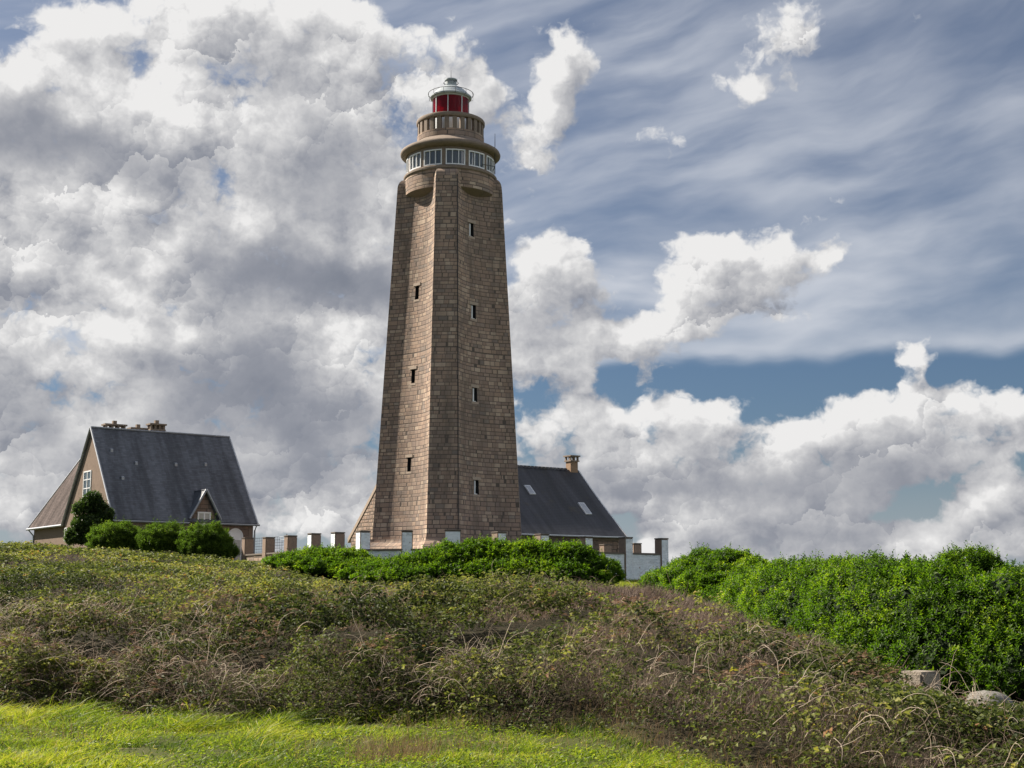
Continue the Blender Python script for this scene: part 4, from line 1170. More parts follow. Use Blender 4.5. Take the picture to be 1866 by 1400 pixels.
M['bark'] = plain('grey_bark', (.11,.085,.065), .9, .3, 8, .6)
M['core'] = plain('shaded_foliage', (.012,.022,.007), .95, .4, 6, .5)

def unit(v): return v / np.maximum(np.linalg.norm(v, axis=1), 1e-9)[:, None]
def rand_unit(n): return unit(rng.normal(size=(n, 3)))
def leaves(pos, d, length, width, fold=.25, droop=.15, up=None):
    """folded diamond leaves; returns V, F(tri)"""
    n = len(pos); d = unit(d)
    ref = rand_unit(n) * .7 + np.array([0, 0, 1.0]) if up is None else up
    s_ = unit(np.cross(d, ref)); nn = np.cross(s_, d)
    L = np.broadcast_to(length, n)[:, None]; Wd = np.broadcast_to(width, n)[:, None]
    V = np.empty((n, 4, 3))
    V[:, 0] = pos; V[:, 1] = pos + d*L*.45 + s_*Wd*.5 + nn*Wd*fold; V[:, 3] = pos + d*L*.45 - s_*Wd*.5 + nn*Wd*fold
    V[:, 2] = pos + d*L - nn*L*droop
    i = np.arange(n)[:, None] * 4
    F_ = np.concatenate([i + np.array([[0, 1, 2]]), i + np.array([[0, 2, 3]])])
    return V.reshape(-1, 3), F_
def blades(pos, d, length, width, bend, seg=3):
    """tapering ribbons, bending toward 'bend'"""
    n = len(pos); d = unit(d); s_ = unit(np.cross(d, rand_unit(n))); L = np.broadcast_to(length, n)[:, None]; Wd = np.broadcast_to(width, n)[:, None]
    V = np.empty((n, 2*seg + 1, 3))
    for k in range(seg):
        t = k / seg; c = pos + d*L*t + bend*L*t*t; ww = Wd * (1 - t*.65) * .5
        V[:, 2*k] = c - s_*ww; V[:, 2*k+1] = c + s_*ww
    V[:, -1] = pos + d*L + bend*L
    st = 2*seg + 1; i = np.arange(n)[:, None]*st; Fs = []
    for k in range(seg - 1): Fs += [i + np.array([[2*k, 2*k+1, 2*k+3]]), i + np.array([[2*k, 2*k+3, 2*k+2]])]
    Fs += [i + np.array([[2*seg-2, 2*seg-1, 2*seg]])]
    return V.reshape(-1, 3), np.concatenate(Fs), st
def canes(P0, D0, length, r, curl, seg=6, kink=.12, arch=.5):
    """thin three-sided stems that arch over and wander"""
    n = len(P0); d = unit(D0); p = P0.copy(); L = np.broadcast_to(length, n)[:, None] / seg
    cen = [p.copy()]; drift = rng.normal(size=(n, 3)) * curl
    for k in range(seg):
        d = unit(d + drift*.35 + rng.normal(size=(n, 3))*kink + np.array([0, 0, -arch])[None]*(k/seg)*.9)
        p = p + d * L; cen.append(p.copy())
    C_ = np.stack(cen, 1); T = np.gradient(C_, axis=1); a = np.cross(T, np.array([.3, .8, .5])); a /= np.maximum(np.linalg.norm(a, axis=2, keepdims=True), 1e-9)
    b = np.cross(T, a); b /= np.maximum(np.linalg.norm(b, axis=2, keepdims=True), 1e-9)
    rr = np.broadcast_to(r, n)[:, None, None] * np.linspace(1, .35, seg + 1)[None, :, None]
    V = np.stack([C_ + rr*(a*math.cos(q) + b*math.sin(q)) for q in (0, 2.094, 4.189)], 2)
    st = 3*(seg+1); i = np.arange(n)[:, None]*st; Fs = []
    for k in range(seg):
        for q in range(3):
            a0 = 3*k+q; a1 = 3*k+(q+1) % 3
            Fs += [i + np.array([[a0, a1, a1+3]]), i + np.array([[a0, a1+3, a0+3]])]
    return V.reshape(-1, 3), np.concatenate(Fs), st
def obj_np(name, VF, tint, mat, parent=None):
    V = np.concatenate([v for v, f in VF]); off = np.cumsum([0] + [len(v) for v, f in VF[:-1]])
    F_ = np.concatenate([f + o for (v, f), o in zip(VF, off)])
    return link(name, np_mesh(name, V, F_, mat, {'tint': np.concatenate(tint)}), parent)

# ---- clumpy top surface of the scrub: rounded hummocks with creases between
def hummock(x, y, size, seed):
    u = x/size + .6*fbm(x, y, size*.8, 2, seed+1); v = y/size + .6*fbm(x, y, size*.8, 2, seed+2)
    iu = np.floor(u); iv = np.floor(v); best = np.full(np.shape(u), 9.0)
    for a in (-1, 0, 1):
        for b in (-1, 0, 1):
            cu = iu + a; cv = iv + b
            ju = vnoise(cu, cv, seed+5); jv = vnoise(cu, cv, seed+6)
            best = np.minimum(best, np.hypot(cu + ju - u, cv + jv - v))
    return np.clip(1 - (best/.86)**2, 0, 1)
HOLES = []
for px, py, Y, rx, ry, dp in ((340,1095,30,2.6,1.1,.9),(60,1078,33,2.2,1.2,.9),(150,1130,27,1.2,.8,.6),(700,1135,24,1.3,.8,.7),(980,1200,19,1.2,.8,.9),(1010,1165,21,1.0,.6,.7),(880,1240,18,.8,.6,.8),
        (430,1240,19.4,.9,.7,.9),(560,1240,18.8,.8,.6,.9),(170,1235,20.3,.9,.6,.9),(1300,1235,15.6,.7,.6,.7),(760,1090,36,2.0,1.2,.7),(1120,1250,16.8,.6,.5,.7),(300,1180,22.5,1.1,.6,.6),(1480,1300,13.6,.6,.6,.6)):
    p_ = P(px, py, Y); HOLES.append((p_.x, Y, rx, ry, dp))
def in_hole(x, y):
    t = 0*x
    for hx, hy, rx, ry, dp in HOLES: t = np.maximum(t, np.exp(-((x-hx)/rx)**2 - ((y-hy)/ry)**2))
    return t
def scrub_top(x, y):
    h = height(x, y)
    k = np.clip((y - grass_edge(x) + .1) / .7, 0, 1); k = k*(2-k)
    near = np.clip((36 - y) / 16, 0, 1)
    hm = hummock(x, y, 1.35, 7)*.58*near + hummock(x, y, 3.1, 17)*.62 + hummock(x, y, .55, 27)*.20*near
    med = fbm(x, y, .7, 3, 33); hol = fbm(x, y*1.7, 3.8, 3, 44)
    b = VEG - .38 - .12*near + hm + (med - .5) * .28
    b = b - np.clip(.40 - hol, 0, .2) * 3.0 * (.5 + .7*near)
    for hx, hy, rx, ry, dp in HOLES: b = b - dp*np.exp(-((x-hx)/rx)**2 - ((y-hy)/ry)**2)
    b = np.maximum(b, .07) * np.interp(y, [34, 43], [1, .5])
    q = x/np.maximum(y, 1)
    b = b * np.interp(q, [.14,.20,.26,.30,.37], [1,.84,.72,.60,.48])
    b = b * np.where((np.abs(q - .303) < .035) & (y > 16.5) & (y < 22.5), .5, 1)
    return h + b*k
def pick(n, x0, x1, y0, y1, dens):
    x = rng.uniform(x0, x1, n); y = rng.uniform(y0, y1, n); k = rng.random(n) < dens(x, y); return x[k], y[k]
def in_view(x, y, m=1.5): return (np.abs(x) < y * .385 + m)
def crest(x):                      # far limit of the scrub, by side
    return np.interp(x, [-40,-22,-16,-11,-6,0,4.5,5.2,5.8,6.0,6.3,7,9,12], [66,66,64,62,54,50,50,34,25.5,22.5,20.2,18.3,17,16])
def brownness(x, y):
    """dry heath on the right shoulder of the mound, leafy bramble elsewhere"""
    r_ = np.interp(x / np.maximum(y, 1), [-.4,-.15,-.02,.06,.12,.4], [.10,.15,.42,.72,.86,.82])
    r_ = r_ + np.clip((21.5 - y)/5, 0, 1) * np.interp(x, [-9,-5,0,2,3.5,6], [.25,.12,-.15,-.40,-.60,-.60])
    r_ = r_ + np.clip((y - 47)/8, 0, 1) * np.interp(x, [-22, -12, -8, -4], [.05, .1, .45, .5])
    q = x/np.maximum(y, 1)
    r_ = r_ + .42*np.clip((q - .02)/.05, 0, 1)*np.clip((y - 20)/4, 0, 1)
    return r_ + (fbm(x, y, 2.6, 3, 55) - .5) * 1.5 + .5*in_hole(x, y)
gap = lambda x, y: fbm(x, y, 1.3, 3, 66)
VF, T = [], []
for (y0, y1, n, size) in ((9.8, 20, 42000, .060), (20, 27, 32000, .062), (27, 38, 30000, .072), (38, 52, 24000, .095), (52, 67, 15000, .12)):
    x, y = pick(n, -.39*y1-1.5, .39*y1+1.5, y0, y1, lambda a, b: (in_view(a, b) & (b > grass_edge(a) + .1*rng.normal(size=len(a))) & (b < crest(a))) *
                np.clip(1.08 - brownness(a, b)*1.15, .04, 1) * np.clip((gap(a, b) - .34) * 7, .22, 1) * np.clip(hummock(a, b, 1.35, 7)*3 - .15, .10, 1)**np.clip((38-b)/12, 0, 1))
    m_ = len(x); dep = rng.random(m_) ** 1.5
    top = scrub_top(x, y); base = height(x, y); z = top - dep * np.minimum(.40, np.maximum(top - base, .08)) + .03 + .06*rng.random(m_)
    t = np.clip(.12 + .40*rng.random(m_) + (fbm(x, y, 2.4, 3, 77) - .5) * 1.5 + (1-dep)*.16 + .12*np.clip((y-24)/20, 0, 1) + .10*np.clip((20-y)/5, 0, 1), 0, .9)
    t = np.minimum(t, .80); t = np.where(rng.random(m_) < .018, .93 + .07*rng.random(m_), t)
    tilt = np.c_[rng.normal(size=(m_, 2))*.5, np.ones(m_)]
    for q in range(6):
        a_ = q*1.047 + rng.random(m_)*.9; d = np.c_[np.cos(a_), np.sin(a_), rng.normal(size=m_)*.30 - .05]
        s_ = size*(.75 + .6*rng.random(m_))
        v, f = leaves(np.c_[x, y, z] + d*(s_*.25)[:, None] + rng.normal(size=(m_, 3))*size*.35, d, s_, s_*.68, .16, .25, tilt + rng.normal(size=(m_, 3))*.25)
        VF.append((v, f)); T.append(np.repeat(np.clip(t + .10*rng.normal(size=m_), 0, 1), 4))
# the steep face of the bank, from foot to brow
x, y = pick(110000, -9.5, 9.5, 10.3, 23, lambda a, b: in_view(a, b) * (b > grass_edge(a) - .15 + .2*(fbm(a, b, .6, 2, 12)-.5)) * (b < grass_edge(a) + 2.6) * np.clip(1.2 - brownness(a, b)*.7, .3, 1) * np.clip((fbm(a, b, .8, 3, 13) - .36)*6, .12, 1))
m_ = len(x); z = height(x, y) + (scrub_top(x, y) - height(x, y) + .06) * rng.random(m_)**.7
t = np.clip(.08 + .40*rng.random(m_) + (fbm(x, y, 1.1, 3, 78) - .5) * 1.0, 0, .85)
for q in range(4):
    a_ = q*1.57 + rng.random(m_)*1.2; d = np.c_[np.cos(a_), np.sin(a_), rng.normal(size=m_)*.35 - .1]; s_ = .046*(.75 + .6*rng.random(m_))
    v, f = leaves(np.c_[x, y, z] + d*(s_*.25)[:, None] + rng.normal(size=(m_, 3))*.02, d, s_, s_*.68, .16, .25, np.c_[rng.normal(size=(m_, 2))*.5, np.ones(m_)])
    VF.append((v, f)); T.append(np.repeat(np.clip(t + .10*rng.normal(size=m_), 0, 1), 4))
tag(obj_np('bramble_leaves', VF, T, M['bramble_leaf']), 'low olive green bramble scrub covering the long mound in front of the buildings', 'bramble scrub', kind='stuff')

# ---- dry upright heath stems
VF, T = [], []
for (y0, y1, n, L, w_) in ((11, 22, 130000, .13, .006), (22, 34, 190000, .15, .009), (34, 52, 150000, .16, .012), (52, 67, 45000, .16, .016)):
    x, y = pick(n, -.39*y1-1.5, .39*y1+1.5, y0, y1, lambda a, b: (in_view(a, b) & (b > grass_edge(a)+.3) & (b < crest(a) + .3)) * np.clip(brownness(a, b)*1.25, .22, 1))
    m_ = len(x); top = scrub_top(x, y); z = top - .16 - .08*rng.random(m_)
    d = np.c_[rng.normal(size=(m_, 2))*.45 + np.array([.12, 0]), np.ones(m_)]
    v, f, st = blades(np.c_[x, y, z], d, L*(.6+1.1*rng.random(m_)), w_*(.7+.6*rng.random(m_)), np.c_[rng.normal(size=(m_, 2))*.2 + np.array([.12, 0]), -.05*np.ones(m_)], 2)
    VF.append((v, f)); T.append(np.repeat(np.clip(rng.random(m_)*.75 + (fbm(x, y, 1.5, 2, 88)-.5)*.6 + .05, 0, 1), st))
tag(obj_np('heath_stems', VF, T, M['heather']), 'dry brown heath stems on the right shoulder of the mound', 'dry heath', kind='stuff')

# ---- dead arching canes, thickest on the front bank
def cane_density(x, y):
    e = grass_edge(x); b_ = np.clip((y - e + .2)/.5, 0, 1) * np.clip((e + 6.5 - y)/5, 0, 1)
    patch = np.clip((fbm(x, y, 2.3, 3, 99) - .42) * 6, .06, 1)
    return b_ * patch * np.interp(x, [-8, -4, -1, 1.5, 3, 7], [.7, .7, .75, .35, .95, 1.0])
VF, T = [], []
def cane_set(n0, keep, y1, L0, L1, r0, r1, t0, t1, kink, arch, seg, lift, dz, dens=cane_density, full=False):
    x, y = pick(n0, -9.5, 9.5, 11, y1, lambda a, b: in_view(a, b) * dens(a, b)); x, y = x[:keep], y[:keep]; m_ = len(x)
    z = scrub_top(x, y) - lift*rng.random(m_)
    if full: h_ = height(x, y); z = h_ + (z + .1 - h_)*rng.random(m_)
    lean = (fbm(x, y, 1.1, 2, 200) - .5)*5
    d = np.c_[rng.normal(size=m_)*.55 + lean, rng.normal(size=m_)*.45 - .45, np.abs(rng.normal(size=m_))*dz + .12]
    v, f, st = canes(np.c_[x, y, z], d, L0 + (L1-L0)*rng.random(m_)**1.6, r0 + (r1-r0)*rng.random(m_)**2, .30, seg, kink, arch)
    VF.append((v, f)); T.append(np.repeat(t0 + (t1-t0)*rng.random(m_), st))
def bank_density(x, y):
    e = grass_edge(x); return np.clip((y - e + .15)/.3, 0, 1) * np.clip((e + 2.2 - y)/1.2, 0, 1)
def not_block(x, y): return np.where((np.abs(x/y - .303) < .035) & (y > 16.5), .0, 1)
def cane_density2(x, y): return cane_density(x, y) * not_block(x, y)
cane_set(70000, 16000, 24, .10, .36, .0018, .0034, 0, .62, .20, .30, 5, .1, .6, bank_density, True)
cane_set(40000, 5200, 24, .25, .60, .0028, .0046, .35, .95, .18, .35, 6, .0, .6, lambda a, b: bank_density(a, b)*cane_density(a, b), True)
cane_set(60000, 15000, 26, .12, .42, .0018, .0036, 0, .70, .20, .35, 5, .30, .5, cane_density2)
cane_set(30000, 5200, 25, .22, .62, .0026, .0046, .35, .95, .17, .40, 7, .18, .5, cane_density2)
cane_set(9000, 2600, 42, .15, .45, .0030, .0055, .15, .8, .18, .3, 5, .05, .5, in_hole)
cane_set(26000, 1700, 23, .30, .68, .0036, .0056, .88, 1.0, .14, .45, 8, .08, .45, cane_density2)
x, y = pick(3600, -12, 10, 24, 44, lambda a, b: in_view(a, b) * (b < crest(a)) * .22); m_ = len(x); z = scrub_top(x, y) - .05
d = np.c_[rng.normal(size=(m_, 2))*.8, np.abs(rng.normal(size=m_))*.35 + .2]
v, f, st = canes(np.c_[x, y, z], d, .2 + .5*rng.random(m_), .005, .3, 6, .15, .5); VF.append((v, f)); T.append(np.repeat(.4 + .5*rng.random(m_), st))
cane_set(3000, 420, 20.5, .10, .40, .0020, .0038, .4, 1.0, .16, .2, 4, .02, .15, lambda a, b: (b < grass_edge(a)) * np.clip((b - grass_edge(a) + 3)/3, .15, 1))
tag(obj_np('dead_canes', VF, T, M['dry']), 'tangled pale dead bramble canes arching over the front bank of the mound', 'dead canes', kind='stuff')

# ---- rusty bracken patches
VF, T = [], []
for (px, py, Y, r_) in ((30,1250,19.6,.9),(110,1215,20.5,.8),(330,1170,23,.6),(430,1130,27,.7),(200,1160,25,.4),(590,1120,29,.7),(625,1120,30,.6),(440,1210,20,.6),(560,1180,22,.5),(1060,1170,21,.4),(1150,1230,18,.6),(1600,1270,16.5,.6),(280,1240,19,.5),(1330,1290,15,.35),(700,1240,18,.4)):
    c = P(px, py, Y); m_ = int(150*r_); x = c.x + rng.normal(size=m_)*r_*.8; y = c.y + rng.normal(size=m_)*r_*1.0; z = scrub_top(x, y) + .01
    for k in range(14):
        q = k/14.; fr = unit(np.c_[np.sin(x*91), np.cos(y*77), .7 + 0*x]); ln = .22
        pp = np.c_[x, y, z] + fr*ln*q + np.array([0, 0, -.10])*q*q; sd = unit(np.cross(fr, np.array([0, 0, 1.]))) * (1 if k % 2 else -1)
        v, f = leaves(pp, sd + fr*.5, .07*(1.05-q), .018, .1, .2); VF.append((v, f)); T.append(np.repeat(rng.random(m_), 4))
tag(obj_np('dead_bracken', VF, T, M['bracken']), 'rusty brown dead bracken fronds scattered over the mound', 'bracken', kind='stuff')

# ---- grass in front
def lawn_zone(a, b): return (in_view(a, b, .8) & (b < grass_edge(a) + .35)).astype(float)
VF, T = [], []
def tall(x, y):      # tussocks, tallest on the left by the bank
    e = grass_edge(x) - y
    return np.clip(fbm(x, y, .55, 3, 101) - .40, 0, .4) * 1.25 * np.clip(1.25 - e*.16, .25, 1) * np.interp(x, [-8, -3, -1, 1, 6], [1.25, 1.0, .55, .32, .45])
x, y = pick(330000, -8.8, 7.5, 10.5, 20.2, lambda a, b: lawn_zone(a, b) * np.clip((fbm(a, b, .42, 3, 5) - .36)*5, .07, 1)); m_ = len(x)
tl = tall(x, y); z = height(x, y) - .01
L = (.035 + .05*rng.random(m_) + tl*(.35 + .5*rng.random(m_)))
d = np.c_[rng.normal(size=(m_, 2))*.62 + np.array([.14, -.05]), np.ones(m_)]
bend = np.c_[.10 + .3*rng.random(m_) + rng.normal(size=m_)*.30, rng.normal(size=m_)*.35 - .05, -.10 - .32*rng.random(m_)] * (1 + tl*.8)[:, None]
v, f, st = blades(np.c_[x, y, z], d, L, .0055 + .006*rng.random(m_), bend, 3)
t = np.clip(.10 + .55*rng.random(m_) + (fbm(x, y, .9, 3, 111) - .45)*1.5, 0, .85); t = np.where(rng.random(m_) < .05, .97, t)
VF.append((v, f)); T.append(np.repeat(t, st))
# broad herb leaves low in the turf
x, y = pick(60000, -8.8, 7.5, 10.5, 19.6, lambda a, b: lawn_zone(a, b) * np.clip((fbm(a, b, .7, 3, 121)-.45)*8, 0, 1)); m_ = len(x)
d = rand_unit(m_); d[:, 2] = np.abs(d[:, 2])*.5; v, f = leaves(np.c_[x, y, height(x, y) + .02 + .05*rng.random(m_)], d, .035 + .02*rng.random(m_), .022, .12, .2, np.c_[rng.normal(size=(m_, 2))*.4, np.ones(m_)])
VF.append((v, f)); T.append(np.repeat(.2 + .45*rng.random(m_), 4))
tag(obj_np('grass', VF, T, M['grass']), 'bright yellow green grass along the bottom of the picture, blown to the right', 'grass', kind='stuff')
# grass beyond the mound, at the foot of the white wall
x, y = pick(60000, 3, 12, 48, 74, lambda a, b: ((b > crest(a) - 1) & (np.abs(a - b*.095) < 4)).astype(float)); m_ = len(x)
v, f, st = blades(np.c_[x, y, height(x, y) - .01], np.c_[rng.normal(size=(m_, 2))*.4, np.ones(m_)], .10 + .12*rng.random(m_), .018, np.c_[rng.normal(size=(m_, 2))*.3, -.1*np.ones(m_)], 2)
tag(obj_np('grass', [(v, f)], [np.repeat(np.clip(.4 + .5*rng.random(m_), 0, .95), st)], M['grass']), 'small patch of grass at the foot of the whitewashed wall', 'grass', kind='stuff')
# brown dead tufts standing in the lawn
VF, T = [], []
for (px, py, Y, rx, ry, n) in ((790,1372,13.9,.42,.5,1500),(700,1375,13.9,.35,.4,700),(1090,1310,16.2,.9,.35,1500),(640,1385,13.6,.2,.3,250),(40,1345,15.5,.5,.4,600),(880,1330,16.2,.7,.25,500),(1230,1350,14.6,.5,.4,900),(1400,1385,12.9,.5,.5,1200),(1850,1385,11.8,.7,.7,1300),(1650,1395,11.9,.6,.4,600)):
    c = P(px, py, Y); n = int(n*.6); x = c.x + rng.normal(size=n)*rx*1.1; y = c.y + rng.normal(size=n)*ry*1.1; kk = fbm(x, y, .35, 2, 9) > .47; x, y = x[kk], y[kk]; n = len(x)
    v, f, st = blades(np.c_[x, y, height(x, y)], np.c_[rng.normal(size=(n, 2))*.3, np.ones(n)], .12 + .17*rng.random(n), .0045, np.c_[rng.normal(size=(n, 2))*.15, -.03*np.ones(n)], 3)
    VF.append((v, f)); T.append(np.repeat(rng.random(n), st))
tag(obj_np('dead_grass_tufts', VF, T, M['lawn_brown']), 'brown dead grass tufts standing in the bright lawn', 'dead grass', kind='stuff')

# ---- shrubs: foliage on a lumpy body with leafy shoots
def shrub(name, lumps, n_shoots, leaf, label, cat='hedge', mat='hedge_leaf', spikes=.14, shoot=.16, per=9, width=.42, group=None, front=-.35, core=.66, rag=.52):
    lumps = np.array(lumps, float); cen = lumps[:, :3]; rad = lumps[:, 3:6]
    base = Vector((float(cen[:, 0].mean()), float(cen[:, 1].mean()), float(hz(cen[:, 0].mean(), cen[:, 1].mean()))))
    root = empty(name, base); tag(root, label, cat, group); bo_ = np.array(base)
    wgt = rad[:, 0]*rad[:, 2]; wgt = wgt/wgt.sum()
    k = rng.choice(len(lumps), n_shoots*2, p=wgt); d = rand_unit(len(k)); d = d[(d[:, 2] > -.55)]; k = k[:len(d)]
    nz = fbm(d[:, 0]*2.6 + k*3.1, d[:, 2]*2.6 + d[:, 1], .45, 3, 131)
    p = cen[k] + d*rad[k]*(1.0 - rag*.5 + rag*nz)[:, None]
    keep = np.ones(len(p), bool)
    for c, r_ in zip(cen, rad): q = (p - c)/r_; keep &= ((q*q).sum(1) > .62)
    keep &= p[:, 2] > height(p[:, 0], p[:, 1]) - .02
    keep &= (d[:, 1] < .55) | (rng.random(len(p)) < .5)
    p, d, k = p[keep][:n_shoots], d[keep][:n_shoots], k[keep][:n_shoots]
    m_ = len(p); ax = unit(d*.75 + np.array([0, 0, .75]) + rng.normal(size=(m_, 3))*.35)
    spk = rng.random(m_) < spikes; spk &= d[:, 2] > .35
    ax[spk] = unit(np.c_[rng.normal(size=(spk.sum(), 2))*.12, np.ones(spk.sum())])
    SL_ = shoot*(.6 + .8*rng.random(m_)); SL_ = np.where(spk, SL_*2.2, SL_)
    p = p - ax*(SL_*np.where(spk, .25, .45))[:, None]
    tb = np.clip(.12 + .46*rng.random(m_) + (fbm(p[:, 0]*1.0 + p[:, 2], p[:, 1] + p[:, 2]*1.3, .8, 3, 141) - .5)*.75, 0, 1)
    VF, T = [], []
    a = unit(np.cross(ax, rand_unit(m_))); b_ = np.cross(ax, a)
    for i in range(per):
        t = (i + .5)/per; ph = i*2.4 + rng.random(m_)*.8
        dr = a*np.cos(ph)[:, None] + b_*np.sin(ph)[:, None]; dl = unit(dr + ax*(.35 + .9*t))
        ls = leaf*(.75 + .5*rng.random(m_))*(1.1 - .35*t); ls = np.where(spk, ls*.95, ls)
        v, f = leaves(p + ax*(SL_*t)[:, None], dl, ls, ls*width, .22, .18, ax + rng.normal(size=(m_, 3))*.3)
        VF.append((v - bo_, f)); T.append(np.repeat(np.clip(tb + t*.16 + .1*rng.normal(size=m_), 0, 1), 4))
    if spk.any():
        v, f, st = blades(p[spk] - ax[spk]*.15, ax[spk], SL_[spk] + .15, .022, rng.normal(size=(spk.sum(), 3))*.05, 2); VF.append((v - bo_, f)); T.append(np.repeat(.1 + .2*rng.random(spk.sum()), st))
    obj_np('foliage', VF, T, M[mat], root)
    # solid inner mass, its dark colour standing in for shade between the leaves
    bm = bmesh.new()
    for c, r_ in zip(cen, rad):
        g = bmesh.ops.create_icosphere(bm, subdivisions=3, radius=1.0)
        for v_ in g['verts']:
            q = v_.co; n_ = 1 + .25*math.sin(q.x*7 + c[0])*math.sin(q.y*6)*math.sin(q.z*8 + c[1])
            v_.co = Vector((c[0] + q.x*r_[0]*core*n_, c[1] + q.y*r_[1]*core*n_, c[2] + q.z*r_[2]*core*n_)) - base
    me = bpy.data.meshes.new('shade_core'); bm.to_mesh(me); bm.free(); me.materials.append(M['core']); link('shade_core', me, root)
    return root
def row(pts, depth=1.2, rad=1.0, step=.8, rows=1, gapY=2.0, seed=1, jit=.15, floor=None):
    """lumps from a list of (px, top py, foot Y) along a hedge front"""
    r_ = random.Random(seed); out = []; pts = np.array(pts, float)
    for q in range(rows):
        px = pts[0, 0]
        while px <= pts[-1, 0]:
            ty = np.interp(px, pts[:, 0], pts[:, 1]); Y = np.interp(px, pts[:, 0], pts[:, 2]) + q*gapY + depth
            top = P(px, ty + r_.uniform(-6, 6), Y - .2); g = hz(top.x, Y)
            H = max(top.z - g, .5); rr = rad*(.9 + .3*r_.random())
            out.append((top.x, Y, g + H*.45, rr*1.45, depth, H*.50*(.94 + .1*r_.random())))
            out.append((top.x + r_.uniform(-.2, .2), Y - depth*.95, g + H*.24, rr*1.25, depth*.7, H*.32))
            for lv in range(4):
                th = r_.uniform(-1.2, 1.2); ph = r_.uniform(-.15, 1.35); s2 = r_.uniform(.28, .5)
                out.append((top.x + rr*.8*math.sin(th)*math.cos(ph), Y - depth*.75*math.cos(th)*math.cos(ph), g + H*.45 + H*.40*math.sin(ph), rr*s2, depth*s2, min(H*.42, rr)*s2))
            px += step * F / Y
    return out
# hedge before the tower
shrub('hedge', row([(530,1018,66.5),(560,1002,65.5),(640,1006,64),(690,1024,62.5)], 1.0, .85, .7, seed=3), 9500, .13,
      'lower end of the glossy green hedge, left of the corner post of the wall', 'hedge', group='evergreen hedges')
shrub('hedge', row([(735,1018,62),(780,999,61.5),(850,990,61),(930,996,60.5),(1000,987,60),(1045,995,59.5),(1088,1020,59.5)], 1.1, .85, .7, seed=4), 21000, .13,
      'rounded glossy green hedge directly in front of the lighthouse foot', 'hedge', group='evergreen hedges')
# big thicket on the right
shrub('hedge', row([(1245,1036,49),(1262,1022,47),(1290,1012,43.5),(1345,1010,40),(1385,1020,37.5)], 1.25, .9, .85, rows=2, gapY=1.8, seed=5), 20000, .10,
      'glossy green hedge at the right end of the whitewashed wall, tallest where it starts', 'hedge', group='evergreen hedges', spikes=.045)
shrub('hedge', row([(1400,1026,36.5),(1450,1022,33.5),(1540,1016,29.5),(1640,1018,27),(1720,1028,25.6),(1800,1042,24.8),(1900,1048,24.4),(2250,1050,24.2)], 1.2, .75, .66, rows=2, gapY=1.7, seed=6), 38000, .088,
      'largest glossy green thicket, filling the right edge of the picture behind the concrete block', 'hedge', group='evergreen hedges', spikes=.05, per=8)
shrub('shrub', row([(1560,1022,45),(1700,1022,44),(1800,1022,43),(1900,1028,42),(2500,1028,42)], 1.2, 1.4, 1.4, seed=7), 9000, .11,
      'pale green shrubs rising behind the right hand thicket', 'shrubs', mat='pale_leaf', spikes=.03)
c = P(1762, 1030, 40)
shrub('shrub', [(c.x, 40, P(1762,1032,40).z, .75, .7, .42), (c.x+.5, 40, P(1790,1036,40).z, .5, .6, .35), (c.x-.35, 40, P(1735,1033,40).z, .4, .4, .3)], 900, .10,
      'small dark bush poking above the right hand thicket against the clouds', 'shrub', mat='hedge_leaf', core=.5, rag=.8)
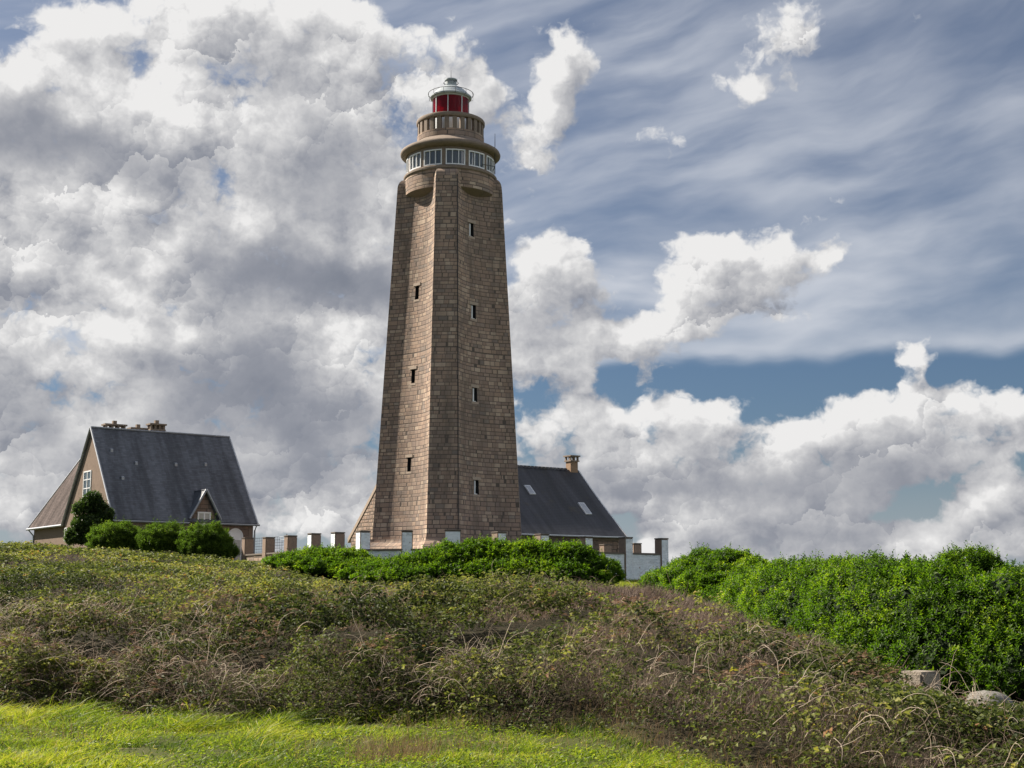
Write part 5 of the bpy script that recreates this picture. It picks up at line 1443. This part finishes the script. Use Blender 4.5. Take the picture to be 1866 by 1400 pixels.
# round shrubs before the left house
def dome(px, py_top, py_bot, w, Y):
    a = P(px, py_top, Y); b_ = P(px, py_bot, Y); h = a.z - b_.z; wd = w/F*Y/2
    return [(a.x, Y, b_.z + h*.38, wd, wd*.8, h*.58), (a.x - wd*.45, Y - .1, b_.z + h*.25, wd*.55, wd*.6, h*.45), (a.x + wd*.45, Y - .1, b_.z + h*.25, wd*.55, wd*.6, h*.45), (a.x, Y - .2, b_.z + h*.6, wd*.6, wd*.6, h*.36)]
shrub('shrub', dome(215, 957, 1000, 90, 74.5), 2600, .15, 'low spreading feathery green shrub, leftmost of three before the left house', 'shrub', 'feather_leaf', .04, .26, 9, .26, group='feathery shrubs', rag=.95, core=.5)
shrub('shrub', dome(300, 959, 1006, 86, 73.5), 2600, .15, 'middle one of three feathery green shrubs before the left house', 'shrub', 'feather_leaf', .04, .26, 9, .26, group='feathery shrubs', rag=.95, core=.5)
shrub('shrub', dome(377, 960, 1020, 90, 72.5), 3600, .15, 'tallest and darkest feathery shrub, beside the arched door of the left house', 'shrub', 'feather_leaf', .04, .26, 9, .26, group='feathery shrubs', rag=.95, core=.5)
# small tree at the gable
tp = P(165, 1000, 76.5); tb_ = hz(tp.x, tp.y)
def at(px, py, dy=0): return P(px, py, 76.5 + dy)
tl = []
for (px, py, w, h) in ((168,922,36,26),(150,930,26,20),(185,938,34,26),(160,955,44,26),(188,962,34,28),(150,978,48,26),(180,985,44,24),(140,985,30,20),(170,905,18,10)):
    q = at(px, py, random.uniform(-.4, .4)); tl.append((q.x, q.y, q.z, w/2/F*76.5*1.05, .5, h/2/F*76.5*1.15))
tr = shrub('tree', tl, 3300, .13, 'small dark evergreen tree against the beige gable of the left house', 'tree', 'hedge_dark', .05, .22, 9, .45, core=.40, rag=1.0)
b = MB(); o_ = Vector(tr.location)
for (px, py) in ((168, 915), (150, 930), (186, 940), (150, 970)):
    b.tube([Vector((tp.x, tp.y, tb_ - .2)) - o_, (Vector((tp.x, tp.y, tb_+.5)) + (at(px, py) - Vector((tp.x, tp.y, tb_+.5)))*.5 + Vector((.1, 0, 0))) - o_, at(px, py) - o_], [.09, .06, .02], 6)
b.build('trunk', M['bark'], tr)
# bare branches showing in the hollow of the thicket
b = MB()
for i in range(26):
    q = P(random.uniform(1630, 1866), random.uniform(1190, 1255), 25.2); st_ = Vector((q.x + random.uniform(-.4, .4), 25.8, -.1))
    b.tube([st_, (st_ + q)/2 + Vector((random.uniform(-.2, .2), 0, .1)), q], [.022, .014, .006], 5)
tag(b.build('bare_branches', M['bark']), 'bare grey branches in the dark hollow under the right hand thicket', 'branches', kind='stuff')
